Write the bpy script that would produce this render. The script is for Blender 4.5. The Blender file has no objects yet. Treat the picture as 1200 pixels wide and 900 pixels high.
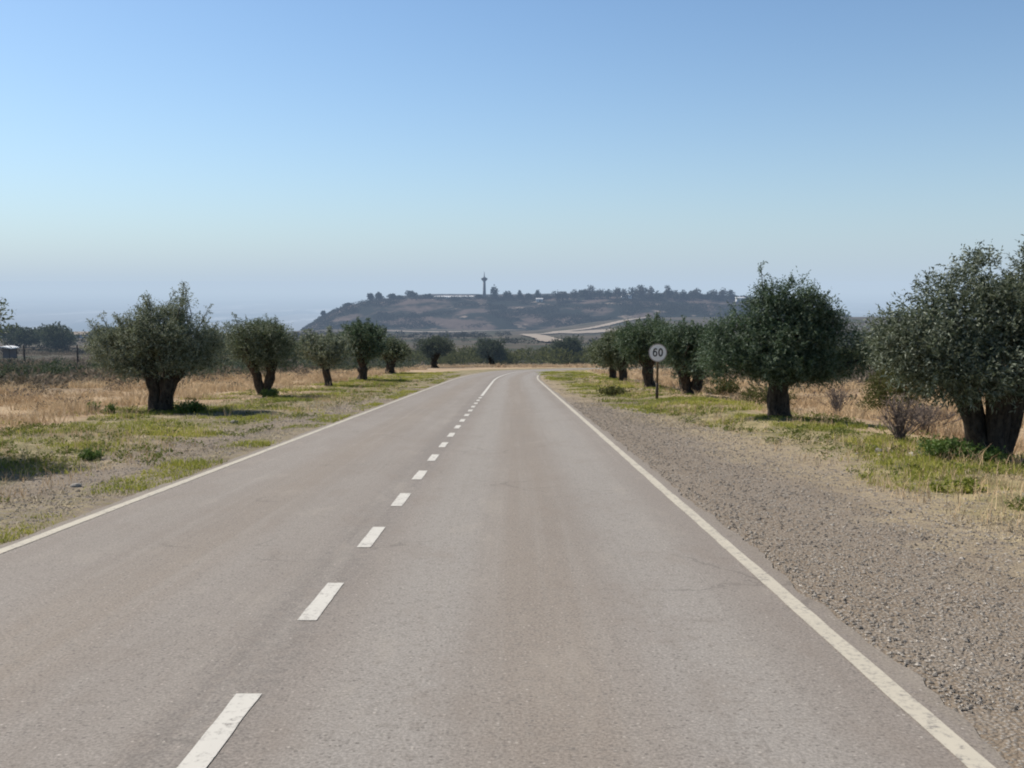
import bpy, math
import numpy as np
from mathutils import Vector

rng = np.random.default_rng(11)
R = math.radians
scene = bpy.context.scene
COL = scene.collection
TAU = 2 * math.pi

# ------------------------------------------------------------------ numpy noise
_perm = np.random.default_rng(5).random((64, 64, 64))
def vnoise(p):
    """smooth value noise in -1..1 of an n x 3 array"""
    p = np.asarray(p, float)
    i = np.floor(p).astype(int); f = p - i; f = f * f * (3 - 2 * f)
    out = 0
    for dx in (0, 1):
        for dy in (0, 1):
            for dz in (0, 1):
                w = (f[:, 0] if dx else 1 - f[:, 0]) * (f[:, 1] if dy else 1 - f[:, 1]) * (f[:, 2] if dz else 1 - f[:, 2])
                out = out + w * _perm[(i[:, 0] + dx) % 64, (i[:, 1] + dy) % 64, (i[:, 2] + dz) % 64]
    return out * 2 - 1
def vnoise2(x, y, s, z=0.0):
    x = np.asarray(x, float); y = np.asarray(y, float)
    return vnoise(np.stack([x.ravel() * s + 100, y.ravel() * s + 100, np.full(x.size, z + 7.3)], 1)).reshape(x.shape)
def sstep(a, b, x):
    t = np.clip((np.asarray(x, float) - a) / (b - a), 0, 1)
    return t * t * (3 - 2 * t)
def lstep(a, b, x):
    return np.clip((np.asarray(x, float) - a) / (b - a), 0, 1)
def unit(v):
    return v / np.maximum(np.linalg.norm(v, axis=1, keepdims=True), 1e-9)

# ------------------------------------------------------------------ terrain
_ys = np.concatenate([np.arange(-60, 1600, 1.0), [4e5]])
_sl = -0.0818 + (0.0818 - 0.042) * sstep(140, 200, _ys)
_zs = np.concatenate([[0], np.cumsum((_sl[1:] + _sl[:-1]) / 2 * np.diff(_ys))])
_zs[-1] = _zs[-2]
_zs -= np.interp(0, _ys, _zs)
def base_z(x, y):
    """the broad lie of the land: a long downhill, a bench, then the edge of the plain far below"""
    x = np.asarray(x, float); y = np.asarray(y, float)
    z = np.interp(y, _ys, _zs)
    z = z + 10.5 * sstep(540, 730, y) * sstep(10, 110, x) * (1 - sstep(900, 1100, y))
    edge = 430 + 750 * sstep(-190, -120, x) - 560 * sstep(210, 340, x)
    z = z + (-205 - z) * sstep(0, 1500, y - edge)
    return z

# road centre line (x right, y ahead), bending right after about 60 m
def centre_line():
    pts = []; x, y, th = -1.165, -14.0, 0.0; s = 0.0; ds = 0.5
    while s < 330:
        pts.append((x, y, th, s - 14.0))
        k = 0.0
        if y > 60 and th < 0.085: k = 1 / 430
        if th >= 0.085 and y > 101 and th < 1.50: k = 1 / 47
        th += k * ds; x += math.sin(th) * ds; y += math.cos(th) * ds; s += ds
    return np.array(pts)
CL = centre_line()
def offset_of(x, y):
    """signed distance from the road's centre line (+ to the right)"""
    x = np.asarray(x, float); y = np.asarray(y, float)
    out = np.empty(x.size); xf, yf = x.ravel(), y.ravel()
    c = CL[::2]
    for a in range(0, xf.size, 20000):
        dx = xf[a:a+20000, None] - c[None, :, 0]; dy = yf[a:a+20000, None] - c[None, :, 1]
        j = np.argmin(dx * dx + dy * dy, 1); r = np.arange(len(j))
        th = c[j, 2]
        side = dx[r, j] * np.cos(th) - dy[r, j] * np.sin(th)
        d = np.sqrt(dx[r, j] ** 2 + dy[r, j] ** 2)
        # on the straight part the exact lateral distance
        out[a:a+20000] = np.where(yf[a:a+20000] < 55, xf[a:a+20000] + 1.165, np.sign(side) * d)
    return out.reshape(x.shape)
def ground_z(x, y, off=None):
    x = np.asarray(x, float); y = np.asarray(y, float)
    if off is None: off = offset_of(x, y)
    z = base_z(x, y)
    a = np.abs(off)
    n = 0.06 * vnoise2(x, y, 0.45) + 0.03 * vnoise2(x, y, 1.3) + 0.012 * vnoise2(x, y, 4.0)
    z = z + n * sstep(3.4, 6.0, a) * (1 - sstep(60, 140, y))
    z = z + 0.10 * np.exp(-((off - 7.2) / 1.3) ** 2) * (1 - sstep(60, 90, y))
    z = z - 0.30 * sstep(8.6, 13.0, off) * (1 - sstep(80, 120, y))
    z = z + 0.9 * vnoise2(x, y, 0.02, 3) * sstep(20, 60, a) * sstep(40, 140, y) * (1 - sstep(900, 2500, y))
    z = z - 0.022 * (1 - sstep(3.02, 3.22, a)) - 0.006 * (1 - sstep(3.3, 4.2, a))
    return z
def gz(x, y):
    return float(ground_z(np.array([x]), np.array([y]))[0])

# ------------------------------------------------------------------ mesh helpers
def link(o, parent=None):
    COL.objects.link(o)
    if parent is not None: o.parent = parent
    return o
def mesh_np(name, V, F, material, parent=None, tint=None, smooth=False, uv=None, attrs=None):
    V = np.asarray(V, np.float32); F = np.asarray(F, np.int32)
    me = bpy.data.meshes.new(name)
    k = F.shape[1]
    me.vertices.add(len(V)); me.vertices.foreach_set('co', V.ravel())
    me.loops.add(F.size); me.loops.foreach_set('vertex_index', F.ravel())
    me.polygons.add(len(F)); me.polygons.foreach_set('loop_start', np.arange(0, F.size, k, dtype=np.int32))
    me.polygons.foreach_set('use_smooth', np.full(len(F), smooth))
    if tint is not None:
        a = me.attributes.new('tint', 'FLOAT', 'POINT'); a.data.foreach_set('value', np.asarray(tint, np.float32))
    for nm, arr in (attrs or {}).items():
        a = me.attributes.new(nm, 'FLOAT', 'POINT'); a.data.foreach_set('value', np.asarray(arr, np.float32).ravel())
    if uv is not None:
        l = me.uv_layers.new(name='UVMap'); l.data.foreach_set('uv', np.asarray(uv, np.float32)[F.ravel()].ravel())
    me.update(calc_edges=True); me.validate()
    me.materials.append(material)
    return link(bpy.data.objects.new(name, me), parent)
class MB:
    """collects quads and triangles in lists"""
    def __init__(s): s.v = []; s.f = []
    def tube(s, path, radii, n=8, cap=True, flute=0.0, ph=0.0, squash=1.0, seed=0):
        path = [Vector(p) for p in path]; b0 = len(s.v)
        r2 = np.random.default_rng(seed)
        p1, p2, p3 = r2.random(3) * TAU
        for i, p in enumerate(path):
            t = (path[min(i+1, len(path)-1)] - path[max(i-1, 0)]).normalized()
            ref = Vector((1, 0, 0)) if abs(t.x) < 0.8 else Vector((0, 1, 0))
            u = (ref - t * ref.dot(t)).normalized(); w = t.cross(u)
            for j in range(n):
                a = TAU * j / n
                r = radii[i] * (1 + flute * (math.sin(3*a + p1 + 0.5*i) * .55 + math.sin(5*a + p2 - .35*i) * .35 + .5 * math.sin(2*a + p3 + .9*i) + .25 * (r2.random() - .5)))
                s.v.append(p + u * (math.cos(a) * r) + w * (math.sin(a) * r * squash))
        for i in range(len(path)-1):
            for j in range(n):
                k = (j+1) % n
                s.f.append((b0+i*n+j, b0+i*n+k, b0+(i+1)*n+k, b0+(i+1)*n+j))
        if cap:
            s.f.append(tuple(b0+j for j in range(n-1, -1, -1)))
            s.f.append(tuple(b0+(len(path)-1)*n+j for j in range(n)))
        return s
    def box(s, x0, x1, y0, y1, z0, z1):
        b = len(s.v)
        s.v += [Vector(p) for p in ((x0,y0,z0),(x1,y0,z0),(x1,y1,z0),(x0,y1,z0),(x0,y0,z1),(x1,y0,z1),(x1,y1,z1),(x0,y1,z1))]
        s.f += [tuple(b+i for i in q) for q in ((0,3,2,1),(4,5,6,7),(0,1,5,4),(1,2,6,5),(2,3,7,6),(3,0,4,7))]
        return s
    def build(s, name, material, parent=None, smooth=False, bevel=0):
        me = bpy.data.meshes.new(name); me.from_pydata([tuple(v) for v in s.v], [], s.f); me.update()
        if smooth: me.polygons.foreach_set('use_smooth', [True]*len(me.polygons))
        me.materials.append(material)
        o = link(bpy.data.objects.new(name, me), parent)
        if bevel:
            m = o.modifiers.new('bevel', 'BEVEL'); m.width = bevel; m.segments = 2
        return o
def tag(o, label=None, cat=None, group=None, kind=None):
    if label: o['label'] = label
    if cat: o['category'] = cat
    if group: o['group'] = group
    if kind: o['kind'] = kind
    return o
def thing(name, label, cat, loc, group=None, rz=0.0):
    o = link(bpy.data.objects.new(name, None)); o.empty_display_size = 0.2
    o.location = loc; o.rotation_euler.z = rz
    return tag(o, label, cat, group)

# ------------------------------------------------------------------ materials
class NT:
    def __init__(s, name):
        s.m = bpy.data.materials.new(name); s.m.use_nodes = True
        s.t = s.m.node_tree; s.t.nodes.clear()
        s.out = s.t.nodes.new('ShaderNodeOutputMaterial')
    def n(s, kind, **kw):
        nd = s.t.nodes.new(kind)
        ins = kw.pop('ins', {})
        for k, v in kw.items(): setattr(nd, k, v)
        for k, v in ins.items():
            sk = nd.inputs[k]
            if isinstance(v, bpy.types.NodeSocket): s.t.links.new(v, sk)
            else:
                if sk.type == 'RGBA' and len(v) == 3: v = (*v, 1)
                sk.default_value = v
        return nd
    def math(s, op, a, b=None, c=None, clamp=False):
        ins = {0: a}
        if b is not None: ins[1] = b
        if c is not None: ins[2] = c
        return s.n('ShaderNodeMath', operation=op, use_clamp=clamp, ins=ins).outputs[0]
    def mix(s, f, a, b, blend='MIX'):
        nd = s.n('ShaderNodeMix', data_type='RGBA', blend_type=blend)
        for k, v in ((0, f), (6, a), (7, b)):
            if isinstance(v, bpy.types.NodeSocket): s.t.links.new(v, nd.inputs[k])
            else: nd.inputs[k].default_value = v if k == 0 else (*v[:3], 1)
        return nd.outputs[2]
    def obj(s): return s.n('ShaderNodeTexCoord').outputs['Object']
    def pos(s): return s.n('ShaderNodeNewGeometry').outputs['Position']
    def noise(s, vec, scale, detail=3, rough=.55):
        return s.n('ShaderNodeTexNoise', ins={'Vector': vec, 'Scale': scale, 'Detail': detail, 'Roughness': rough}).outputs['Fac']
    def scaled(s, vec, v):
        return s.n('ShaderNodeVectorMath', operation='MULTIPLY', ins={0: vec, 1: v}).outputs[0]
    def band(s, x, lo, hi):
        return s.n('ShaderNodeMapRange', interpolation_type='SMOOTHSTEP', ins={'Value': x, 'From Min': lo, 'From Max': hi}).outputs[0]
    def attr(s, name): return s.n('ShaderNodeAttribute', attribute_name=name).outputs['Fac']
    def bump(s, h, strength, dist):
        return s.n('ShaderNodeBump', ins={'Height': h, 'Strength': strength, 'Distance': dist}).outputs[0]
    def bsdf(s, col, rough=.85, normal=None, spec=.25, **ins):
        d = {'Base Color': col, 'Roughness': rough, 'Specular IOR Level': spec}
        if normal is not None: d['Normal'] = normal
        d.update(ins)
        return s.n('ShaderNodeBsdfPrincipled', ins=d).outputs[0]
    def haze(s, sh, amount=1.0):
        """aerial perspective: air-light painted into the surface as emission, growing down the valley (world y)"""
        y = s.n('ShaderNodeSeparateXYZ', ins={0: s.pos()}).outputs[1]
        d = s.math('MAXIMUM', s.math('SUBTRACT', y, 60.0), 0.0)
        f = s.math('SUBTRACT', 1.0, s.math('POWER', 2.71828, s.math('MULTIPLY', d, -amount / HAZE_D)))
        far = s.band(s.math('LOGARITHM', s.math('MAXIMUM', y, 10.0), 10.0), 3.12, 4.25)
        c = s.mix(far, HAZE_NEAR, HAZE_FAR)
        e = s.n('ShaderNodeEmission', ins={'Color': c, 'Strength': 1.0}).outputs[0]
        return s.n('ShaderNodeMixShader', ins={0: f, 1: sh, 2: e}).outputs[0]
    def done(s, sh):
        s.t.links.new(sh, s.out.inputs[0]); return s.m
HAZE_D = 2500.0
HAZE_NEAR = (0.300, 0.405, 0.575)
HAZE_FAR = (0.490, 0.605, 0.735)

def m_plain(name, col, rough=.7, hz=False, var=.25, scale=6, spec=.3, metal=0.0):
    t = NT(name)
    n = t.noise(t.obj(), scale, 4)
    c = t.mix(n, tuple(v*(1-var) for v in col), tuple(min(1, v*(1+var)) for v in col))
    sh = t.bsdf(c, rough, spec=spec, Metallic=metal)
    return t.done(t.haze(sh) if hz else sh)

def m_leaf(name, top, top2, under, hz=False, transl=.24, rough=.6):
    """two-sided leaf: darker face, pale back, per-leaf tint"""
    t = NT(name)
    k = t.attr('tint')
    c = t.mix(k, top, top2)
    geo = t.n('ShaderNodeNewGeometry')
    c = t.mix(t.math('MULTIPLY', geo.outputs['Backfacing'], .8), c, under)
    sh = t.bsdf(c, rough, spec=.3)
    tr = t.n('ShaderNodeBsdfTranslucent', ins={'Color': t.mix(.5, c, top2)}).outputs[0]
    sh = t.n('ShaderNodeMixShader', ins={0: transl, 1: sh, 2: tr}).outputs[0]
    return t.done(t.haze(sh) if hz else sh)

def m_bark(name, a, b):
    t = NT(name)
    p = t.obj()
    st = t.scaled(p, (9, 9, 2.2))
    n = t.noise(st, 1.6, 6, .65); n2 = t.noise(p, 14, 5, .6)
    h = t.math('ADD', n, t.math('MULTIPLY', n2, .5))
    c = t.mix(t.band(h, .45, .95), a, b)
    return t.done(t.bsdf(c, .92, t.bump(h, .9, .06), spec=.15))

def m_asphalt():
    t = NT('asphalt')
    uv = t.n('ShaderNodeUVMap').outputs[0]
    sx = t.n('ShaderNodeSeparateXYZ', ins={0: uv}); u = sx.outputs[0]
    fine = t.noise(uv, 62, 4, .75)
    mid = t.noise(uv, 14, 4, .6)
    big = t.noise(t.scaled(uv, (1, .3, 1)), .55, 4, .55)
    streak = t.noise(t.scaled(uv, (5.0, .07, 1)), 1.0, 4, .6)
    c = t.mix(t.band(big, .3, .7), (.222, .196, .178), (.262, .238, .224))
    # worn wheel tracks: paler, greyer; the lane middle keeps a brown cast
    def around(x0, w):
        return t.math('SUBTRACT', 1.0, t.band(t.math('ABSOLUTE', t.math('SUBTRACT', u, x0)), .1, w))
    tracks = t.math('MAXIMUM', t.math('MAXIMUM', around(.62, .55), around(2.22, .6)), t.math('MAXIMUM', around(-.75, .5), around(-2.3, .5)))
    right = t.band(u, -.1, .3)
    tf = t.math('MULTIPLY', tracks, t.math('ADD', .22, t.math('MULTIPLY', right, .48)))
    c = t.mix(tf, c, (.312, .303, .296))
    mid_b = t.math('MULTIPLY', t.math('MAXIMUM', around(1.35, .6), around(-1.5, .6)), t.math('MULTIPLY', .85, t.math('MULTIPLY', .58, t.band(big, .25, .55))))
    c = t.mix(mid_b, c, (.242, .200, .160))
    joint = t.math('MULTIPLY', around(-.16, .34), t.math('MULTIPLY', .75, t.band(mid, .3, .6)))
    c = t.mix(joint, c, (.165, .152, .148))
    c = t.mix(t.math('MULTIPLY', t.band(streak, .46, .70), .42), c, (.315, .298, .282))
    st2 = t.noise(t.scaled(uv, (9.0, .05, 1)), 1.0, 3, .6)
    c = t.mix(t.math('MULTIPLY', t.band(st2, .52, .72), .20), c, (.185, .165, .150))
    c = t.mix(t.math('MULTIPLY', t.band(mid, .48, .70), .5), c, (.165, .150, .138))
    # tar-darkened edges and dust
    edge = t.band(t.math('ABSOLUTE', u), 2.98, 3.2)
    c = t.mix(t.math('MULTIPLY', edge, .75), c, (.185, .155, .125))
    rag = t.math('ADD', t.math('ABSOLUTE', u), t.math('MULTIPLY', t.math('SUBTRACT', t.noise(uv, 7, 5, .75), .5), .32))
    c = t.mix(t.math('MULTIPLY', t.band(rag, 3.03, 3.12), .85), c, t.mix(mid, (.15, .128, .108), (.31, .275, .235)))
    # stone chips
    v = t.n('ShaderNodeTexVoronoi', ins={'Vector': uv, 'Scale': 38.0})
    chip = t.math('MULTIPLY', t.math('LESS_THAN', v.outputs['Distance'], .26), t.band(t.n('ShaderNodeSeparateXYZ', ins={0: v.outputs['Color']}).outputs[0], .80, .95))
    c = t.mix(t.math('MULTIPLY', chip, .85), c, (.47, .44, .41))
    dark = t.math('MULTIPLY', t.math('LESS_THAN', v.outputs['Distance'], .33), t.band(t.n('ShaderNodeSeparateXYZ', ins={0: v.outputs['Color']}).outputs[1], .72, .9))
    c = t.mix(t.math('MULTIPLY', dark, .8), c, (.10, .09, .085))
    c = t.mix(t.band(fine, .25, .75), t.mix(.50, c, (.06, .055, .05)), t.mix(.22, c, (.6, .58, .55)))
    # hairline cracks
    cr = t.n('ShaderNodeTexVoronoi', feature='DISTANCE_TO_EDGE', ins={'Vector': t.n('ShaderNodeVectorMath', operation='ADD', ins={0: uv, 1: t.scaled(t.n('ShaderNodeTexNoise', ins={'Vector': uv, 'Scale': 2.0, 'Detail': 4}).outputs['Color'], (.8, .8, 0))}).outputs[0], 'Scale': .42})
    ck = t.math('MULTIPLY', t.math('LESS_THAN', cr.outputs['Distance'], .006), t.band(t.noise(uv, .5, 2), .52, .62))
    c = t.mix(t.math('MULTIPLY', ck, .26), c, (.06, .055, .05))
    blot = t.noise(t.scaled(uv, (1, .45, 1)), 1.7, 5, .7)
    c = t.mix(t.math('MULTIPLY', t.band(blot, .5, .68), .28), c, (.20, .172, .150))
    c = t.mix(t.math('MULTIPLY', t.math('SUBTRACT', 1.0, t.band(blot, .32, .46)), .25), c, (.33, .305, .275))
    c = t.mix(1.0, c, (1.055, 1.005, .94), 'MULTIPLY')
    h = t.math('ADD', fine, t.math('MULTIPLY', mid, .6))
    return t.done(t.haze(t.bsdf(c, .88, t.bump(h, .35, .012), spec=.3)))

def m_paint(name, col, wear=.5):
    t = NT(name)
    p = t.obj()
    n = t.noise(p, 30, 5, .7); n2 = t.noise(p, 5, 4, .6)
    w = t.band(t.math('ADD', t.math('MULTIPLY', n, .8), t.math('MULTIPLY', n2, .35)), wear, wear + .22)
    n3 = t.noise(p, 2.2, 3)
    c = t.mix(n3, tuple(v*.82 for v in col), col)
    c = t.mix(w, c, (.225, .205, .185))
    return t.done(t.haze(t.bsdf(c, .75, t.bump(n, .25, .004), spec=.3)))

def m_ground():
    t = NT('verge_and_field')
    p = t.pos(); off = t.attr('off')
    y = t.n('ShaderNodeSeparateXYZ', ins={0: p}).outputs[1]
    n1 = t.noise(p, .35, 4, .6); n2 = t.noise(p, 1.6, 5, .62); n3 = t.noise(p, 9, 4, .6); n4 = t.noise(p, 42, 3, .65)
    # gravel: grey-brown crushed stone
    vo = t.n('ShaderNodeTexVoronoi', ins={'Vector': p, 'Scale': 46.0})
    vr = t.n('ShaderNodeSeparateXYZ', ins={0: vo.outputs['Color']}).outputs[0]
    g = t.mix(vr, (.165, .147, .128), (.41, .375, .33))
    rut = t.noise(t.scaled(p, (1.5, .10, 1)), 1.0, 4, .6)
    g = t.mix(t.math('MULTIPLY', t.band(rut, .48, .68), .5), g, (.16, .135, .112))
    g = t.mix(t.math('MULTIPLY', t.math('SUBTRACT', 1.0, t.band(rut, .30, .44)), .5), g, (.30, .268, .225))
    g = t.mix(t.band(vo.outputs['Distance'], .25, .55), g, (.22, .175, .13))
    g = t.mix(t.math('MULTIPLY', t.band(n2, .45, .7), .5), g, (.25, .215, .178))
    # straw litter, dry soil
    straw = t.mix(n3, (.24, .19, .125), (.45, .37, .25))
    straw = t.mix(t.math('MULTIPLY', t.band(n4, .45, .7), .5), straw, (.16, .12, .075))
    # low green
    green = t.mix(n3, (.115, .105, .045), (.27, .235, .105))
    green = t.mix(t.math('MULTIPLY', t.band(n2, .46, .62), .85), green, (.40, .325, .18))
    field = t.mix(n3, (.36, .255, .155), (.52, .40, .26))
    field = t.mix(t.band(n1, .45, .68), field, (.27, .185, .125))
    wob = t.math('ADD', off, t.math('MULTIPLY', t.math('SUBTRACT', n2, .5), 2.0))
    wob = t.math('ADD', wob, t.math('MULTIPLY', t.math('SUBTRACT', n1, .5), 2.2))
    # right of the road; the gravel gives way to straw and grass farther on
    reach = t.math('MULTIPLY', t.band(y, 14, 44), 1.9)
    off_side = t.math('SIGN', off)
    wob = t.math('ADD', wob, t.math('MULTIPLY', reach, off_side))
    c = g
    c = t.mix(t.math('MULTIPLY', t.band(wob, 4.35, 5.5), t.band(n3, .3, .55)), c, straw)
    c = t.mix(t.math('MULTIPLY', t.band(wob, 5.5, 6.4), .85), c, green)
    c = t.mix(t.band(wob, 7.8, 8.8), c, field)
    # left of the road
    lw = t.math('MULTIPLY', wob, -1.0)
    fringe = t.math('MULTIPLY', t.math('SUBTRACT', t.band(lw, 2.6, 3.2), t.band(lw, 3.6, 4.4)), t.band(n3, .4, .6))
    c = t.mix(t.math('MULTIPLY', fringe, .6), c, green)
    c = t.mix(t.math('MULTIPLY', t.band(lw, 5.0, 6.0), .8), c, green)
    c = t.mix(t.math('MULTIPLY', t.math('MULTIPLY', t.band(lw, 3.6, 4.6), t.band(n2, .5, .62)), .8), c, straw)
    c = t.mix(t.band(lw, 9.2, 10.4), c, field)
    # broad land away from the road: brown scrub land, then farmland of the plain
    soil = t.mix(t.noise(p, .12, 5, .65), (.045, .040, .028), (.145, .115, .085))
    soil = t.mix(t.band(t.noise(p, .035, 4), .45, .62), soil, (.040, .044, .024))
    c = t.mix(t.math('MAXIMUM', t.band(t.math('ABSOLUTE', off), 16, 26), t.band(y, 165, 190)), c, soil)
    far = t.n('ShaderNodeTexVoronoi', ins={'Vector': t.scaled(p, (.0011, .00045, 0)), 'Scale': 1.0})
    fr = t.n('ShaderNodeSeparateXYZ', ins={0: far.outputs['Color']}).outputs[0]
    plain = t.mix(fr, (.05, .06, .035), (.26, .22, .16))
    plain = t.mix(t.band(t.noise(t.scaled(p, (1, .35, 1)), .0030, 6, .75), .52, .64), plain, (.62, .59, .54))
    c = t.mix(t.band(y, 1300, 2400), c, plain)
    nearf = t.math('SUBTRACT', 1.0, t.band(y, 40, 90))
    h = t.math('ADD', t.math('ADD', t.math('MULTIPLY', vo.outputs['Distance'], -1.0), n4), n3)
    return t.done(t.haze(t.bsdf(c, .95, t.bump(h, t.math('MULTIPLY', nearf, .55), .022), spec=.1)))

def m_hill():
    t = NT('hill_scrubland')
    p = t.pos()
    n1 = t.noise(t.scaled(p, (1, 1, 2.5)), .028, 5, .6); n2 = t.noise(p, .14, 4, .7)
    c = t.mix(n2, (.060, .046, .040), (.165, .125, .105))
    c = t.mix(t.band(n1, .40, .54), c, (.014, .019, .015))
    c = t.mix(t.band(t.noise(p, .06, 3), .62, .72), c, (.26, .205, .165))
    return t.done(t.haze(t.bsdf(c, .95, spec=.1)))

def m_stone(name, a, b):
    t = NT(name)
    k = t.attr('tint')
    c = t.mix(k, a, b)
    return t.done(t.bsdf(c, .9, spec=.2))
def m_grass(name, a, b, transl=.35, hz=False):
    t = NT(name)
    c = t.mix(t.attr('tint'), a, b)
    up = t.n('ShaderNodeVectorMath', operation='NORMALIZE', ins={0: t.n('ShaderNodeVectorMath', operation='ADD', ins={0: t.n('ShaderNodeNewGeometry').outputs['Normal'], 1: (0, 0, 1.1)}).outputs[0]}).outputs[0]
    sh = t.bsdf(c, .75, up, spec=.2)
    tr = t.n('ShaderNodeBsdfTranslucent', ins={'Color': c}).outputs[0]
    sh = t.n('ShaderNodeMixShader', ins={0: transl, 1: sh, 2: tr}).outputs[0]
    return t.done(t.haze(sh) if hz else sh)

M = dict(
    asphalt=m_asphalt(), ground=m_ground(), hill=m_hill(),
    edge=m_paint('edge_line_paint', (.55, .50, .405), .555), dash=m_paint('centre_line_paint', (.63, .60, .54), .57),
    bark=m_bark('olive_bark', (.012, .0095, .008), (.095, .076, .058)),
    olive=m_leaf('olive_leaves', (.026, .042, .018), (.155, .192, .088), (.28, .31, .225)),
    olive_grey=m_leaf('grey_green_olive_leaves', (.022, .036, .017), (.150, .178, .098), (.30, .33, .25)),
    olive_pale=m_leaf('silvery_olive_leaves', (.034, .048, .023), (.235, .262, .150), (.38, .41, .31)),
    olive_dark=m_leaf('dark_olive_leaves', (.014, .034, .015), (.095, .150, .064), (.20, .25, .175)),
    olive_far=m_leaf('far_olive_leaves', (.026, .040, .019), (.095, .118, .055), (.14, .16, .115), hz=True, rough=.8),
    bush=m_leaf('broom_leaves', (.060, .072, .020), (.17, .175, .055), (.11, .115, .045), hz=True, rough=.9),
    weed=m_leaf('weed_leaves', (.055, .10, .018), (.17, .26, .05), (.15, .21, .07)),
    lowgreen=m_leaf('low_growth_leaves', (.055, .085, .018), (.24, .26, .06), (.20, .22, .07), rough=.8),
    scrub=m_leaf('scrub_leaves', (.042, .046, .022), (.33, .26, .195), (.10, .09, .06), hz=True, rough=.9),
    hillscrub=m_leaf('hill_scrub_leaves', (.020, .026, .018), (.055, .055, .038), (.06, .06, .045), hz=True, rough=.95),
    conifer=m_leaf('conifer_needles', (.016, .024, .014), (.040, .052, .028), (.04, .05, .03), hz=True, transl=.1),
    hillwood=m_leaf('grey_green_wood_leaves', (.040, .042, .030), (.105, .095, .070), (.08, .08, .06), hz=True),
    twig=m_grass('dry_twigs', (.13, .10, .085), (.27, .21, .17), .05),
    dry=m_grass('dry_grass_blades', (.40, .255, .135), (.78, .59, .36), .3, True),
    green=m_grass('green_grass_blades', (.13, .18, .024), (.50, .46, .10), .4),
    straw=m_grass('straw_litter_stems', (.34, .265, .165), (.58, .49, .345), .15),
    gravel=m_stone('crushed_stone', (.13, .112, .094), (.50, .45, .385)),
    pale=m_stone('pale_limestone', (.20, .18, .155), (.42, .39, .345)),
    track=m_plain('pale_dirt_track', (.32, .265, .21), .95, True, .2, .1),
    concrete=m_plain('far_concrete', (.20, .19, .185), .8, True, .15, .3),
    white=m_plain('white_wall', (.72, .71, .68), .7, True, .08, .5),
    farmwall=m_plain('weathered_wall', (.42, .40, .37), .8, True, .15, .5),
    roof=m_plain('pale_roof', (.62, .60, .57), .6, True, .1, .5),
    shade=m_plain('dark_opening', (.03, .03, .032), .5, True),
    sheet=m_plain('white_sheet_roof', (.80, .80, .79), .45, True, .05, 2),
    greysheet=m_plain('grey_panel', (.17, .17, .18), .6, True),
    post=m_plain('weathered_post', (.06, .048, .04), .9, True),
    rust=m_plain('rusty_pole', (.115, .078, .040), .75, False, .45, 9),
    signwhite=m_plain('sign_face_white', (.86, .85, .87), .45, False, .06, 4, .4),
    signrim=m_plain('faded_sign_rim', (.42, .36, .36), .5, False, .15, 6),
    signblack=m_plain('sign_black', (.018, .018, .024), .5, False, .2, 6),
    signback=m_plain('sign_back_metal', (.35, .35, .36), .45, False, .1, 6, .5, .8),
)

# ------------------------------------------------------------------ ground, road
def geo_axis(start, stop, step, end, growth):
    a = list(np.arange(start, stop, step)); s = step
    while a[-1] < end: s *= growth; a.append(a[-1] + s)
    return np.array(a)
xr = geo_axis(0, 13, .25, 90000, 1.16); xl = geo_axis(.25, 15, .25, 90000, 1.16)
gx = np.concatenate([-xl[::-1], xr])
gy = geo_axis(-14, 55, .35, 160000, 1.03)
X, Y = np.meshgrid(gx, gy)
OFF = offset_of(X, np.minimum(Y, 400))
Z = ground_z(X, Y, OFF)
def grid_faces(nx, ny):
    i = np.arange(nx - 1)[None, :] + nx * np.arange(ny - 1)[:, None]
    return np.stack([i, i + 1, i + nx + 1, i + nx], -1).reshape(-1, 4)
g = mesh_np('ground', np.stack([X, Y, Z], -1).reshape(-1, 3), grid_faces(len(gx), len(gy)), M['ground'], smooth=True, attrs={'off': OFF})
tag(g, 'gravel verge, low grass and dry field running down to the hazy plain', None, None, 'structure')

def ribbon(name, s0, s1, offs, dz, material, parent=None, step=.5, wob=0.0, thick=0.0, seed=0):
    sel = CL[(CL[:, 3] >= s0 - 1e-6) & (CL[:, 3] <= s1 + 1e-6)]
    S = np.unique(np.concatenate([[s0], sel[:, 3], [s1], np.arange(max(s0, 0), min(s1, 30), .12)]))
    x = np.interp(S, CL[:, 3], CL[:, 0]); y = np.interp(S, CL[:, 3], CL[:, 1]); th = np.interp(S, CL[:, 3], CL[:, 2])
    V = []; U = []
    for k, o in enumerate(offs):
        oo = np.full(len(S), float(o))
        if wob and k in (0, len(offs) - 1):
            oo = oo + wob * (vnoise2(S, S * 0 + seed + 17 * k, .9) + .7 * vnoise2(S, S * 0 + seed + 5 + 17 * k, 3.1) + .5 * vnoise2(S, S * 0 + seed + 9 + 17 * k, 9.0))
        px = x + np.cos(th) * oo; py = y - np.sin(th) * oo
        V.append(np.stack([px, py, base_z(px, py) + dz], 1)); U.append(np.stack([oo, S], 1))
    n = len(S); m = len(offs)
    if thick:
        for k in (0, m - 1):
            e = V[k].copy(); e[:, 2] -= thick
            if k == 0: V.insert(0, e); U.insert(0, U[0])
            else: V.append(e); U.append(U[-1])
        m += 2
    V = np.stack(V, 1).reshape(-1, 3); U = np.stack(U, 1).reshape(-1, 2)
    return mesh_np(name, V, grid_faces(m, n), material, parent, uv=U, smooth=False)
road = ribbon('road', -14, 300, (-3.14, -2.4, -1.2, 0, 1.2, 2.4, 3.15), .0, M['asphalt'], wob=.055, thick=.06)
tag(road, 'worn grey two-lane asphalt road running downhill and bending right', None, None, 'structure')
ribbon('edge_line', -14, 300, (-3.04, -2.935), .004, M['edge'], road, wob=.006, seed=3)
ribbon('edge_line', -14, 300, (2.915, 3.02), .004, M['edge'], road, wob=.006, seed=9)
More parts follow.
